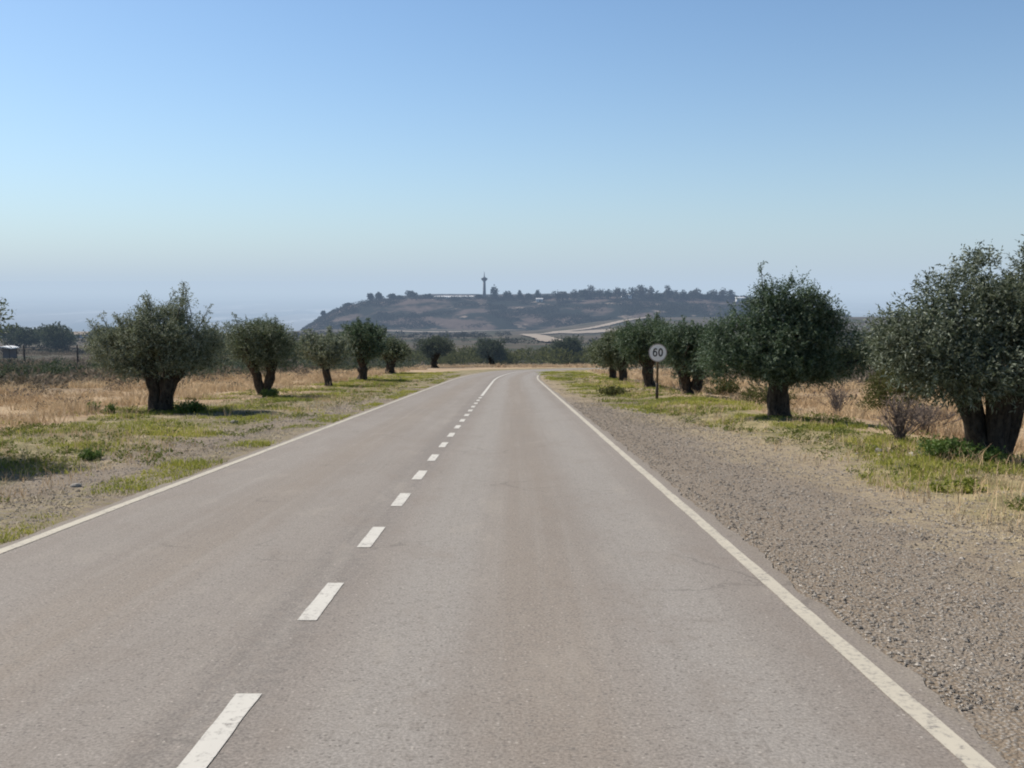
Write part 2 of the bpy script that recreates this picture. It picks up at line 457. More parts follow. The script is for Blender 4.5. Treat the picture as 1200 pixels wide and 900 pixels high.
s = 4.21 - .93 - 2.15 * 2
while s < 36.5:
    ribbon('centre_dash', s, s + .93, (-.125, -.005), .004, M['dash'], road, wob=.006, seed=s)
    s += 2.15
ribbon('centre_line', s, 118, (-.12, .0), .004, M['dash'], road)

# ------------------------------------------------------------------ foliage builders
def leaf_quads(P, D, L, W, r, bend=.15):
    n = len(P)
    rnd = r.normal(size=(n, 3)); side = unit(np.cross(D, rnd))
    L = np.broadcast_to(np.asarray(L, float), (n,))[:, None]; W = np.broadcast_to(np.asarray(W, float), (n,))[:, None]
    mid = P + D * L * .45; tip = P + D * L; tip = tip - np.array([0, 0, 1]) * L * bend
    V = np.stack([P, mid + side * W / 2, tip, mid - side * W / 2], 1)
    return V.reshape(-1, 3)
def crown_points(lobes, n, r, gap=.0, gscale=1.2, shell=.45):
    """n twig positions and outward directions in the volume of several lobes, with an uneven outline and gaps"""
    lobes = np.asarray(lobes, float)
    w = (lobes[:, 3] * lobes[:, 4] + lobes[:, 3] * lobes[:, 5]); w = w / w.sum()
    P = np.zeros((0, 3)); D = np.zeros((0, 3))
    sd = r.random(3) * 40
    while len(P) < n:
        k = r.choice(len(lobes), n, p=w); d = unit(r.normal(size=(n, 3)))
        rad = shell + (1 - shell) * r.random(n) ** .6
        rad = rad * (1 + .30 * vnoise(d * 2.3 + k[:, None] * 3.7 + sd) + .16 * vnoise(d * 5.1 + k[:, None] * 2.1 + sd))
        p = lobes[k, :3] + d * lobes[k, 3:6] * rad[:, None]
        keep = vnoise(p * gscale + sd) * .6 + vnoise(p * gscale * 2.7 + sd) * .4 > gap + r.normal(size=n) * .12
        P = np.concatenate([P, p[keep]]); D = np.concatenate([D, d[keep]])
    return P[:n], D[:n]
def leaf_mesh(name, lobes, n_twigs, per, L, W, material, parent, r, up=.45, gap=-.15, gscale=1.2, shell=.45, twig=.22, extra=None, clip=None):
    P, D = crown_points(lobes, n_twigs, r, gap, gscale, shell)
    D = unit(D * .7 + r.normal(size=D.shape) * .45 + np.array([0, 0, up]))
    tl = twig * (.6 + .8 * r.random(len(P)))
    if extra is not None:
        P = np.concatenate([P, extra[0]]); D = np.concatenate([D, extra[1]]); tl = np.concatenate([tl, extra[2]])
    if clip is not None:
        k = P[:, 2] > clip; P, D, tl = P[k], D[k], tl[k]
    ctint = np.clip(.42 + .55 * vnoise(P * 2.1 * gscale + 9) + .10 * r.normal(size=len(P)), 0, 1)
    t = (np.arange(per) + .5) / per
    p = P[:, None, :] + D[:, None, :] * (tl[:, None] * t[None, :])[:, :, None]
    p = p.reshape(-1, 3); d = np.repeat(D, per, 0)
    d = unit(d * .55 + r.normal(size=d.shape) * .55)
    s = .7 + .6 * r.random(len(p))
    V = leaf_quads(p, d, L * s, W * s, r)
    tint = np.clip(np.repeat(ctint, per) + .16 * r.normal(size=len(p)), 0, 1)
    F = np.arange(len(V)).reshape(-1, 4)
    return mesh_np(name, V, F, material, parent, tint=np.repeat(tint, 4))

def olive(label, x, y, w, zt, zb, seed, mat='olive', trunk='split', leaf=None, n=None, tr=.22, lobes=None, whips=10, group='olive trees planted along the road', name='olive_tree', lean=0.0, dx=0.0, gap=-.15, th=None):
    """an old pollarded olive: short gnarled trunk, forking limbs, broad ragged crown"""
    r = np.random.default_rng(seed)
    z0 = gz(x, y) - .05
    root = thing(name, label, 'olive tree', (x, y, z0), group)
    H = zt; mid = (zt + zb) / 2 + .05
    if lobes is None:
        lobes = []
        m = 12
        for k in range(m):
            a = TAU * (k * .382 + r.random() * .15); q = math.sqrt((k + .5) / m) * .62
            hx = math.cos(a) * q * w / 2 + dx; hy = math.sin(a) * q * w / 2
            hz_ = mid + (zt - zb) * (.30 * (1 - (q / .62) ** 2) * r.random() - .14 + .20 * r.random() + .07 * (q > .42) * (1 if zb > .6 else -1.2))
            rr = w * (.15 + .11 * r.random())
            lobes.append((hx, hy, hz_, rr, rr, rr * .85 * min(1.15, (zt - zb) / w * 1.15)))
        for k in range(3):
            a = TAU * r.random(); rr = w * (.10 + .06 * r.random())
            lobes.append((math.cos(a) * w * .36 + dx, math.sin(a) * w * .36, mid + (zt - zb) * (.34 * r.random() - .02), rr, rr, rr))
        lobes.append((dx, 0, mid, w * .30, w * .30, (zt - zb) * .36))
    LB = np.array(lobes); auto = y > 36
    if auto: LB[:, 3:5] *= 1.22; LB[:, 5] *= 1.18; n = int(n * 1.5)
    LB[:, 2] = np.clip(LB[:, 2], zb + LB[:, 5] * .85, zt - .30 - LB[:, 5] * .85)
    # trunk and limbs, one mesh
    b = MB(); th = th or max(zb * .95, .7)
    stems = {'split': [(-.55, .1), (.5, -.05)], 'vee': [(-.8, 0), (.85, .1)], 'single': [(0, 0)], 'triple': [(-.85, .05), (.05, -.35), (.9, .1)]}[trunk]
    tops = []
    for k, (sx, sy) in enumerate(stems):
        spread = {'vee': .85, 'split': .8, 'single': .0, 'triple': 1.55}[trunk]; foot = {'vee': .38, 'triple': .38}.get(trunk, .55)
        rad = tr * {1: 1.0, 2: .74, 3: .70}[len(stems)]
        path = []; rr = []
        for i in range(11):
            t = i / 10
            path.append((sx * tr * (foot + spread * t) + .05 * math.sin(3 * t + seed + k) + lean * t, sy * tr + .04 * math.sin(4 * t + k), t * (th + .25)))
            rr.append(rad * ((1.28 if trunk != 'triple' else 1.16) - .75 * min(t / .22, 1) * .45 - .10 * t + .12 * math.exp(-((t - .85) / .12) ** 2)))
        b.tube(path, rr, 18, flute=.17, seed=seed * 7 + k)
        tops.append(path[-2])
    for k in range(len(LB)):
        c = LB[k, :3]; t0 = tops[int(np.argmin([abs(t[0] - c[0]) for t in tops]))]
        pts = []; rr = []
        j1, j2 = (r.random(2) - .5) * .3
        for i in range(7):
            t = i / 6
            e = t ** .8
            pts.append((t0[0] + (c[0] - t0[0]) * t + j1 * math.sin(3 * t), t0[1] + (c[1] - t0[1]) * t + j2 * math.sin(3 * t), t0[2] - .12 + (c[2] - t0[2] + .1) * e))
            rr.append(tr * (.42 * (1 - t) + .07))
        b.tube(pts, rr, 7, cap=False, flute=.1, seed=seed + k)
    # upright water-shoots along the top
    ep, ed, el = [], [], []
    if y > 80: whips = 0
    for k in range(whips):
        L_ = LB[r.integers(len(LB))]
        a = r.random() * TAU; q = math.sqrt(r.random())
        px_, py_ = L_[0] + math.cos(a) * q * L_[3] * .8, L_[1] + math.sin(a) * q * L_[4] * .8
        base = np.array([px_, py_, L_[2] + L_[5] * .6])
        d = np.array([(px_ / w) * 1.1 + r.normal() * .2, r.normal() * .2, 1.0]); d /= np.linalg.norm(d)
        ln = (.35 + .45 * r.random()) * min(1, w / 3)
        b.tube([tuple(base - d * .3), tuple(base + d * ln * .5), tuple(base + d * ln)], [.014, .009, .004], 4, cap=False)
        m = 16
        for i in range(m):
            t = i / m
            ep.append(base + d * ln * t); dd = d * .6 + r.normal(size=3) * .5; ed.append(dd / np.linalg.norm(dd)); el.append(.13 + .1 * (1 - t))
    b.build('trunk', M['bark'], root, smooth=True)
    leaf = leaf or (.07, .022)
    ext = (np.array(ep), np.array(ed), np.array(el)) if ep else None
    leaf_mesh('crown', LB, n // 9, 9, leaf[0], leaf[1], M[mat], root, r, extra=ext, gap=gap, gscale=1.9 / (w / 3.4), twig=.24 * w / 3.4, shell=.35)
    return root

G_ = 'olive trees planted along the road'
# left row, near to far
olive('olive tree cut by the left picture edge, only a few sprigs showing', -9.78, 13.7, 4.1, 3.1, .85, 31, 'olive', 'split', (.078, .026), 62000)
olive('broad silvery olive on a thick dark split trunk, largest tree left of the road', -10.05, 26.7, 3.75, 3.45, .80, 42, 'olive_pale', 'split', (.074, .022), 62000, .31, whips=36,
      lobes=[(-1.25,0,1.75,.68,.75,.62),(-.75,.3,2.0,.7,.8,.62),(-.2,0,1.75,.95,1.0,.8),(.25,-.2,2.35,.75,.8,.62),(.85,0,1.95,.8,.85,.72),(1.35,.2,1.65,.52,.6,.52),(.60,.3,2.85,.36,.4,.36),(-.2,0,2.75,.36,.4,.34),(.15,.1,2.6,.5,.5,.36),(.9,-.3,1.45,.5,.5,.36),(-.7,-.2,1.42,.5,.5,.36),(-1.55,.1,2.0,.34,.4,.30),(.15,-.45,1.7,.75,.5,.55)], gap=-.07)
olive('rounded olive with V-shaped forked trunk, second whole tree of the left row', -10.25, 38.6, 3.2, 3.3, .75, 53, 'olive', 'vee', (.085, .027), 30000, .27)
olive('small low olive on a thin straight trunk in the left row', -9.85, 49.7, 2.9, 2.9, .70, 64, 'olive_pale', 'single', (.12, .038), 14000, .21)
olive('taller dark pointed olive midway along the left row', -9.95, 62, 3.5, 3.95, .70, 75, 'olive_dark', 'single', (.14, .045), 15000, .33, whips=14)
olive('dark olive half hidden behind the taller pointed one in the left row', -11.3, 87, 3.8, 3.7, .6, 86, 'olive', 'single', (.17, .055), 11000, .45)
olive('round olive alone near the far end of the left row, before the bend', -11.1, 134, 5.4, 4.7, .75, 97, 'olive_far', 'single', (.24, .08), 10000, .52)
olive('olive standing straight ahead beyond the bend, left of the road vanishing point', -3.6, 166, 5.8, 5.3, .4, 108, 'olive_far', 'single', (.28, .09), 9000, .5)
# right row, near to far
olive('huge gnarled olive with massive multi-stemmed trunk at the right picture edge', 7.3, 14.15, 3.5, 3.52, .92, 19, 'olive_grey', 'triple', (.070, .021), 90000, .30, whips=0, th=1.0,
      lobes=[(-1.1,0,1.7,.62,.8,.52),(-.6,-.3,1.4,.7,.7,.42),(-.4,.2,2.1,.72,.8,.52),(.15,-.3,1.65,.85,.9,.6),(.35,0,2.4,.72,.8,.52),(.8,.2,1.95,.85,.9,.7),(1.3,0,1.6,.7,.8,.55),(1.1,0,2.45,.6,.7,.5),(-.85,.3,2.42,.32,.45,.28),(-.1,.3,2.84,.42,.5,.28),(-1.42,.1,2.0,.30,.5,.30),(.55,-.5,1.42,.6,.5,.36),(.45,0,2.98,.40,.4,.26),(1.5,.2,2.2,.5,.6,.5),(1.0,-.2,2.98,.42,.4,.28)], gap=-.01)
olive('dark broad olive with a raised middle tuft and one sturdy trunk', 6.5, 22.6, 3.9, 3.62, .90, 28, 'olive_dark', 'single', (.076, .023), 84000, .27, whips=3,
      lobes=[(-1.5,0,1.68,.46,.6,.54),(-1.1,.1,1.85,.58,.8,.60),(-.5,-.2,1.72,.80,.9,.72),(.3,0,1.72,.85,.9,.74),(1.0,.1,1.78,.75,.8,.68),(1.55,0,1.62,.56,.7,.56),(1.98,.1,1.48,.34,.5,.32),(.05,.1,2.48,.50,.6,.46),(.5,0,2.58,.46,.5,.42),(-.18,0,2.92,.38,.45,.34),(.28,0,3.02,.40,.45,.34),(.80,.1,2.62,.38,.4,.36),(-.48,.1,2.62,.36,.4,.34),(1.15,.1,2.3,.36,.4,.34),(-1.25,-.2,1.32,.55,.6,.34),(.75,-.2,1.26,.7,.7,.32),(-.1,-.4,1.3,.8,.6,.34)], gap=-.17)
olive('very dark olive with a thick V-shaped trunk standing just right of the speed sign', 7.2, 37.8, 3.0, 3.15, .55, 37, 'olive_dark', 'vee', (.10, .032), 24000, .33, th=.75)
olive('olive directly behind the speed sign, trunk showing left of its pole', 6.75, 46, 3.1, 3.55, .65, 46, 'olive_dark', 'single', (.12, .038), 18000, .28, th=.8, dx=-.1)
olive('bushy olive left of the speed sign, second from the far end of the right row', 6.9, 58, 3.3, 3.4, .45, 57, 'olive', 'single', (.14, .045), 15000, .28, th=.7, dx=-.2, lean=-.1)
olive('smallest and last olive of the right row, nearest the bend', 7.15, 66, 3.2, 3.15, .40, 66, 'olive', 'single', (.15, .05), 13000, .28, th=.7, dx=-.3)
olive('olive beyond the bend, right of the road end, below the pale hillside track', 10.4, 176, 6.4, 5.6, .4, 119, 'olive_far', 'single', (.30, .095), 9000, .5)

# ------------------------------------------------------------------ speed sign
def disc(r0, r1, y0, y1, n=48, cx=0, cz=0):
    """a ring (or a disc when r0 is 0) facing -y, with thickness"""
    b = MB()
    for k in range(n):
        a, c = TAU * k / n, TAU * (k + 1) / n
        P = lambda r_, t_, yy: Vector((cx + r_ * math.cos(t_), yy, cz + r_ * math.sin(t_)))
        i = len(b.v)
        if r0 == 0:
            b.v += [P(0, 0, y0), P(r1, a, y0), P(r1, c, y0), P(r1, a, y1), P(r1, c, y1), P(0, 0, y1)]
            b.f += [(i, i+1, i+2), (i+1, i+3, i+4, i+2), (i+5, i+4, i+3)]
        else:
            b.v += [P(r0, a, y0), P(r1, a, y0), P(r1, c, y0), P(r0, c, y0), P(r1, a, y1), P(r1, c, y1), P(r0, a, y1), P(r0, c, y1)]
            b.f += [(i, i+1, i+2, i+3), (i+1, i+4, i+5, i+2), (i+4, i+6, i+7, i+5), (i+6, i, i+3, i+7)]
    return b
def stroke(b, pts, w, y0, y1, closed=False):
    """a flat stroke following points in the sign's x-z plane"""
    n = len(pts); L, Rr = [], []
    for i in range(n):
        p0 = pts[(i-1) % n] if closed or i else pts[i]; p1 = pts[(i+1) % n] if closed or i < n-1 else pts[i]
        dx, dz = p1[0]-p0[0], p1[1]-p0[1]; q = math.hypot(dx, dz) or 1
        nx, nz = -dz/q*w/2, dx/q*w/2
        L.append((pts[i][0]+nx, pts[i][1]+nz)); Rr.append((pts[i][0]-nx, pts[i][1]-nz))
    m = n if closed else n-1
    for i in range(m):
        j = (i+1) % n; k = len(b.v)
        for yy in (y0, y1):
            for q in (L[i], Rr[i], Rr[j], L[j]): b.v.append(Vector((q[0], yy, q[1])))
        b.f += [(k, k+1, k+2, k+3), (k+7, k+6, k+5, k+4), (k, k+3, k+7, k+4), (k+1, k+5, k+6, k+2)]
    return b
sx_, sy_ = 5.2, 33.4
sg = thing('speed_sign', 'round white speed limit sign reading 60 on a rusty pole', 'road sign', (sx_, sy_, gz(sx_, sy_) - .03))
b = MB(); b.tube([(0, .035, -.2), (0, .035, 1.0), (0, .035, 1.92)], [.045, .043, .042], 12); b.build('pole', M['rust'], sg, smooth=True)
b = MB(); b.tube([(0, .035, 0), (0, .035, .62)], [.053, .051], 12); b.build('pole_sleeve', M['post'], sg, smooth=True)
ZC = 1.70
disc(0, .325, 0, -.012, cz=ZC).build('sign_plate', M['signback'], sg)
disc(0, .292, -.0155, -.0125, cz=ZC).build('sign_face', M['signwhite'], sg)
disc(.292, .323, -.0165, -.0125, cz=ZC).build('sign_rim', M['signrim'], sg)
six = MB(); cx = -.098
ov = lambda cx, cz, a, c, t0, t1, n: [(cx + a * math.cos(t0 + (t1-t0)*i/n), cz + c * math.sin(t0 + (t1-t0)*i/n)) for i in range(n+1)]
stroke(six, ov(cx, ZC - .032, .058, .082, 0, TAU * 35/36, 35), .044, -.019, -.0158, True)
stroke(six, ov(cx + .012, ZC - .005, .070, .150, math.pi * 1.0, math.pi * .28, 18), .044, -.0195, -.0163)
six.build('digit_six', M['signblack'], sg)
zero = MB(); stroke(zero, ov(.098, ZC + .014, .060, .128, 0, TAU * 39/40, 39), .046, -.019, -.0158, True); zero.build('digit_zero', M['signblack'], sg)
for dz in (-.12, .12): MB().box(-.06, .06, .0, .08, ZC + dz - .015, ZC + dz + .015).build('bracket', M['signback'], sg)

# ------------------------------------------------------------------ grass, straw, gravel (stuff)
def blades(name, label, xs, ys, h, w, lean, material, r, cluster=6, spread=.06, tintb=.5):
    n = len(xs)
    cx = np.repeat(xs, cluster); cy = np.repeat(ys, cluster)
    hh = np.repeat(h, cluster) * (.55 + .7 * r.random(n * cluster)); ww = np.repeat(w, cluster)
    sp = np.repeat(np.maximum(spread, w * 2), cluster)
    x = cx + r.normal(size=len(cx)) * sp; y = cy + r.normal(size=len(cx)) * sp
    z = ground_z(x, y) - .01
    a = r.random(len(x)) * TAU; l = lean * (.3 + r.random(len(x))) * hh
    b = r.random(len(x)) * TAU
    sx, sy = np.cos(b) * ww / 2, np.sin(b) * ww / 2
    m = np.stack([x + np.cos(a) * l * .35, y + np.sin(a) * l * .35, z + hh * .6], 1)
    t = np.stack([x + np.cos(a) * l, y + np.sin(a) * l, z + hh * (1 - lean * .25)], 1)
    V = np.stack([np.stack([x - sx, y - sy, z], 1), np.stack([x + sx, y + sy, z], 1), m + np.stack([sx, sy, 0*sx], 1) * .7, t, m - np.stack([sx, sy, 0*sx], 1) * .7], 1).reshape(-1, 3)
    i = np.arange(len(x))[:, None] * 5
    F = np.concatenate([i + np.array([[0, 1, 2, 4]]), ], 0); T = i + np.array([[4, 2, 3, 3]])
    tint = np.clip(tintb + .45 * vnoise2(cx, cy, .55, 2) + .2 * r.normal(size=len(x)), 0, 1)
    # quads for the lower half, the tip as a very thin quad
    V2 = V.reshape(-1, 5, 3); tipb = V2[:, 3] + np.stack([sx, sy, 0*sx], 1) * .1
    V = np.concatenate([V2, tipb[:, None]], 1).reshape(-1, 3); i = np.arange(len(x))[:, None] * 6
    F = np.concatenate([i + np.array([[0, 1, 2, 4]]), i + np.array([[4, 2, 5, 3]])], 0)
    o = mesh_np(name, V, F, material, tint=np.repeat(tint, 6))
    return tag(o, label, None, None, 'stuff')
def scatter(n, x0, x1, y0, y1, r, p=1.0):
    """more points near the camera: density falls with distance"""
    t = r.random(n); y = y0 * (y1 / y0) ** t if p else y0 + (y1 - y0) * t
    return x0 + (x1 - x0) * r.random(n), y
r = np.random.default_rng(77)
# green grass, left band (x -6.2..-11) and right band (x 4.6..7.4), patchy
def green_grass():
    x1, y1 = scatter(38000, -12.2, -5.2, 9, 95, r)
    d = sstep(-5.3, -7.4, x1 + .9 * vnoise2(x1, y1, .35)) * (1 - sstep(-9.8, -11.6, x1) * .6)
    k = r.random(len(x1)) < d * sstep(-.3, .4, vnoise2(x1, y1, .8)) * (.25 + .75 * sstep(10.5, 13.5, y1))
    x2, y2 = scatter(32000, 2.3, 8.2, 7, 100, r)
    d2 = sstep(4.3, 5.3, x2 + 2.0 * sstep(14, 44, y2) + .8 * vnoise2(x2, y2, .35)) * (1 - sstep(6.8, 8.0, x2) * .8)
    k2 = r.random(len(x2)) < d2 * sstep(-.3, .3, vnoise2(x2, y2, .8))
    x3, y3 = scatter(6000, -5.1, -4.35, 6, 80, r)
    k3 = r.random(len(x3)) < .75 * sstep(-.2, .5, vnoise2(x3, y3, .9))
    x = np.concatenate([x1[k], x2[k2], x3[k3]]); y = np.concatenate([y1[k], y2[k2], y3[k3]])
    h = (.04 + .06 * r.random(len(x))) * (1 + 1.6 * np.clip(vnoise2(x, y, 1.1), 0, 1)); h[-k3.sum():] *= .7
    return blades('grass', 'short patchy green grass on the verges along the olive rows', x, y, h, .006 + y * .00042, .7, M['green'], r, 6, .05, .55)
green_grass()
def dry_grass():
    xs, ys, hs = [], [], []
    for (n, x0, x1, y0, y1, h) in ((15000, -24, -10.6, 13, 120, .42), (13000, 7.9, 24, 12, 110, .40), (4000, -40, 40, 138, 160, .5)):
        x, y = scatter(n, x0, x1, y0, y1, r)
        k = np.abs(offset_of(x, y)) > 7.5
        if x0 > 0: k &= r.random(n) < sstep(7.6, 9.2, x + .8 * vnoise2(x, y, .5))
        elif x1 < 0: k &= r.random(n) < sstep(-10.8, -12.2, x + 1.2 * vnoise2(x, y, .4))
        k &= vnoise2(x, y, .35, 5) + .5 * vnoise2(x, y, .9, 6) > -.22
        xs.append(x[k]); ys.append(y[k]); hs.append(h * (.4 + .75 * r.random(k.sum())) * (1 + .65 * vnoise2(x[k], y[k], .5)))
    x, y, h = map(np.concatenate, (xs, ys, hs))
    return blades('dry_grass', 'tall dry straw-coloured grass in the fields behind the olive rows', x, y, h, .006 + y * .00042, .85, M['dry'], r, 7, .14, .5)
dry_grass()
def low_dry():
    x1, y1 = scatter(24000, -13, -4.5, 6, 90, r); x2, y2 = scatter(20000, 2.2, 7.2, 6, 100, r)
    k1 = r.random(len(x1)) < .8 * sstep(-.35, .3, vnoise2(x1, y1, .7, 9)); k2 = r.random(len(x2)) < sstep(3.2, 4.8, x2 + 2.0 * sstep(12, 40, y2)) * sstep(-.25, .3, vnoise2(x2, y2, .6, 9))
    x = np.concatenate([x1[k1], x2[k2]]); y = np.concatenate([y1[k1], y2[k2]])
    return blades('straw', 'short dry grass stubble and straw scattered over the gravel verges', x, y, .03 + .05 * r.random(len(x)), .005 + y * .0004, 1.6, M['straw'], r, 4, .07, .5)
low_dry()
def stalks():
    x1, y1 = scatter(2600, -12, -5.4, 9, 60, r); x2, y2 = scatter(2600, 4.3, 8.4, 8, 60, r)
    x = np.concatenate([x1, x2]); y = np.concatenate([y1, y2]); k = vnoise2(x, y, .8, 31) > -.05
    x, y = x[k], y[k]
    return blades('dead_stalks', 'tall thin dead stalks standing among the verge grass', x, y, .12 + .22 * r.random(len(x)) ** 2, .004 + y * .00035, .6, M['dry'], r, 3, .05, .55)
stalks()
def stones():
    x1, y1 = scatter(40000, 1.98, 5.6, 4.0, 32, r); k1 = r.random(len(x1)) < 1 - .8 * sstep(3.9, 5.4, x1 + .5 * vnoise2(x1, y1, .5))
    x2, y2 = scatter(17000, -8.2, -4.5, 6.5, 34, r); k2 = r.random(len(x2)) < 1 - .8 * sstep(-6.2, -7.6, x2 + .7 * vnoise2(x2, y2, .5))
    x3, y3 = scatter(3500, 5.3, 9.2, 10.5, 17, r); k3 = (vnoise2(x3, y3, .7, 4) > .0)
    x = np.concatenate([x1[k1], x2[k2], x3[k3]]); y = np.concatenate([y1[k1], y2[k2], y3[k3]])
    n = len(x); s = (.0035 + .009 * r.random(n) ** 2.5) * (1 + y * .03)
    big = r.random(n) < .014; s[big] *= 1.3 + .6 * r.random(big.sum())
    base = np.array([(1,0,0),(0,1,0),(-1,0,0),(0,-1,0),(0,0,.75),(0,0,-.5)])
    V = base[None] * (.65 + .7 * r.random((n, 6, 1)))
    a = r.random(n) * TAU; ca, sa = np.cos(a)[:, None], np.sin(a)[:, None]
    V = np.stack([V[..., 0]*ca*1.3 - V[..., 1]*sa, V[..., 0]*sa*1.3 + V[..., 1]*ca, V[..., 2] * .8], -1) * s[:, None, None]
    V = V + np.stack([x, y, ground_z(x, y) + s * .25], 1)[:, None]
    f = np.array([(0,1,4),(1,2,4),(2,3,4),(3,0,4),(1,0,5),(2,1,5),(3,2,5),(0,3,5)])
    F = (np.arange(n)[:, None, None] * 6 + f[None]).reshape(-1, 3)
    t = np.clip(.35 + .25 * r.normal(size=n), 0, 1)
    o = mesh_np('gravel', V.reshape(-1, 3), F, M['gravel'], tint=np.repeat(t, 6))
    tag(o, 'loose grey-brown gravel and chippings on the road shoulders', None, None, 'stuff')
stones()

# ------------------------------------------------------------------ weeds, bushes, rocks near the road
def bush(name, label, cat, x, y, lobes, n, leaf, mat, seed, group=None, up=.5, twig=.12, per=7, gap=-.2, stem=True):
    r = np.random.default_rng(seed)
    root = thing(name, label, cat, (x, y, gz(x, y) - .02), group)
    LB = np.array(lobes, float)
    if stem:
        b = MB()
        for k in range(len(LB)):
            for q in range(2):
                c = LB[k, :3] + r.normal(size=3) * LB[k, 3:6] * .3
                b.tube([(r.normal() * .02, r.normal() * .02, 0), tuple(c * np.array([.55, .55, .6])), tuple(c)], [.02 * LB[k, 5] + .004, .013 * LB[k, 5] + .003, .003], 5, cap=False)
        b.build('stem', M['post'], root, smooth=True)
    leaf_mesh('foliage', LB, n // per, per, leaf[0], leaf[1], M[mat], root, r, up=up, gap=gap, gscale=2.5 / max(.3, LB[:, 3].max()) * .6, twig=twig, shell=.2, clip=.0)
    return root
WG = 'weeds on the verges'
bush('weed', 'bright green leafy weed at the gravel edge by the long shadow on the left', 'weed', -6.55, 14.4, [(0,0,.08,.11,.11,.09),(.06,.03,.09,.08,.08,.08),(-.07,0,.07,.08,.08,.07)], 1100, (.036, .016), 'weed', 1, WG, .9, .07)
bush('weed', 'dark green low weed mound beside the broad silvery olive trunk', 'weed', -9.0, 25.9, [(0,0,.14,.36,.3,.18),(.25,0,.12,.25,.25,.15)], 1800, (.07, .03), 'weed', 2, WG, .8, .1)
bush('weed', 'small weed tuft left of the broad silvery olive trunk', 'weed', -10.9, 25.4, [(0,0,.10,.15,.15,.12)], 600, (.07, .028), 'weed', 3, WG, .9, .1)
bush('weed', 'weed clump in the dry grass edge further left of the broad silvery olive', 'weed', -12.0, 26.6, [(0,0,.10,.15,.15,.12)], 600, (.07, .028), 'weed', 4, WG, .9, .1)
bush('weed', 'lush green weed patch in front of the huge gnarled olive trunk', 'weed', 6.35, 13.3, [(0,0,.12,.30,.3,.15),(.25,-.15,.10,.24,.24,.13),(-.2,.15,.13,.2,.2,.15),(.45,-.3,.08,.2,.2,.1)], 3600, (.055, .022), 'weed', 5, WG, .9, .08)
bush('weed', 'low straggly weed on the straw below the huge olive, nearest to the road', 'weed', 5.15, 10.6, [(0,0,.06,.24,.2,.08)], 800, (.045, .018), 'green', 6, WG, .6, .07)
bush('weed', 'pale green weed tuft between the sign and the road, on the right verge', 'weed', 4.0, 38.0, [(0,0,.16,.5,.45,.2),(.4,.2,.13,.35,.3,.15)], 1200, (.09, .04), 'bush', 7, WG, .9, .12)
bush('weed', 'leafy weed near the foot of the V-trunked olive in the left row', 'weed', -9.6, 37.0, [(0,0,.14,.3,.28,.17)], 800, (.09, .035), 'weed', 9, WG, .9, .1)
SG = 'shrubs in the dry field'
bush('shrub', 'olive-green broom shrub between the two big right-hand olives', 'shrub', 12.0, 29.5, [(0,0,.85,.85,.8,.75),(.7,.2,.7,.65,.6,.6),(-.55,.1,.5,.55,.5,.45),(.1,0,1.35,.5,.5,.4)], 9000, (.10, .026), 'bush', 10, SG, .9, .2)
bush('shrub', 'rounded low shrub in the dry grass between the V-trunked and the broad right olives', 'shrub', 9.3, 42, [(0,0,.35,.75,.6,.42),(.5,0,.28,.5,.5,.32)], 2500, (.11, .035), 'bush', 11, SG, .7, .16)
bush('shrub', 'wide low green shrub in shade left of the broad dark right olive', 'shrub', 8.3, 31, [(0,0,.28,.7,.5,.32),(.6,-.1,.22,.5,.4,.25)], 2600, (.09, .03), 'bush', 12, SG, .7, .14)
def twiggy(label, x, y, h, w, seed, n=46):
    r = np.random.default_rng(seed)
    root = thing('dry_shrub', label, 'dry shrub', (x, y, gz(x, y) - .02), 'bare dry shrubs')
    b = MB()
    for k in range(n):
        a = r.random() * TAU; q = .2 + .8 * r.random()
        e = np.array([math.cos(a) * q * w / 2, math.sin(a) * q * w / 2, h * (.6 + .5 * r.random()) * (1.05 - .4 * q)])
        m = e * np.array([.4, .4, .55]) + r.normal(size=3) * .04
        b.tube([(r.normal() * .04, r.normal() * .04, 0), tuple(m), tuple(e)], [.010, .007, .003], 4, cap=False)
        for j in range(5):
            t = .35 + .6 * r.random(); s_ = m + (e - m) * t
            d = r.normal(size=3) * .1 + (e - m) * .28; d[2] = abs(d[2])
            b.tube([tuple(s_), tuple(s_ + d)], [.005, .002], 4, cap=False)
    o = b.build('branches', M['twig'], root)
    a = o.data.attributes.new('tint', 'FLOAT', 'POINT'); a.data.foreach_set('value', r.random(len(o.data.vertices)).astype(np.float32))
twiggy('bare twiggy grey-brown shrub left of the huge gnarled olive', 6.95, 16.6, .85, 1.2, 21, 60)
twiggy('bare twiggy shrub in the dry grass right of the broad dark olive', 9.8, 28.0, .95, 1.0, 22)
twiggy('wide pinkish-brown bare shrub in front of the broom shrub', 8.75, 19.6, .7, 1.4, 23, 70)
def rock(label, x, y, s, seed):
    r = np.random.default_rng(seed)
    import bmesh
    bm = bmesh.new(); bmesh.ops.create_icosphere(bm, subdivisions=2, radius=1)
    sh = np.array([1.0, .6 + .4 * r.random(), .45 + .25 * r.random()]) * s; o3 = r.random(3) * 30
    co = np.array([v.co[:] for v in bm.verts]); f = 1 + .45 * vnoise(co * 1.3 + o3) + .18 * vnoise(co * 3.5 + o3)
    for v, q in zip(bm.verts, co * f[:, None] * sh): v.co = q
    me = bpy.data.meshes.new('stone'); bm.to_mesh(me); bm.free()
    a = me.attributes.new('tint', 'FLOAT', 'POINT'); a.data.foreach_set('value', np.full(len(me.vertices), r.random(), np.float32))
    me.materials.append(M['pale'])
    o = link(bpy.data.objects.new('stone', me)); o.location = (x, y, gz(x, y) + s * .12); o.rotation_euler.z = r.random() * TAU
    tag(o, label, 'stone', 'pale stones under the huge olive')
rk = np.random.default_rng(8)
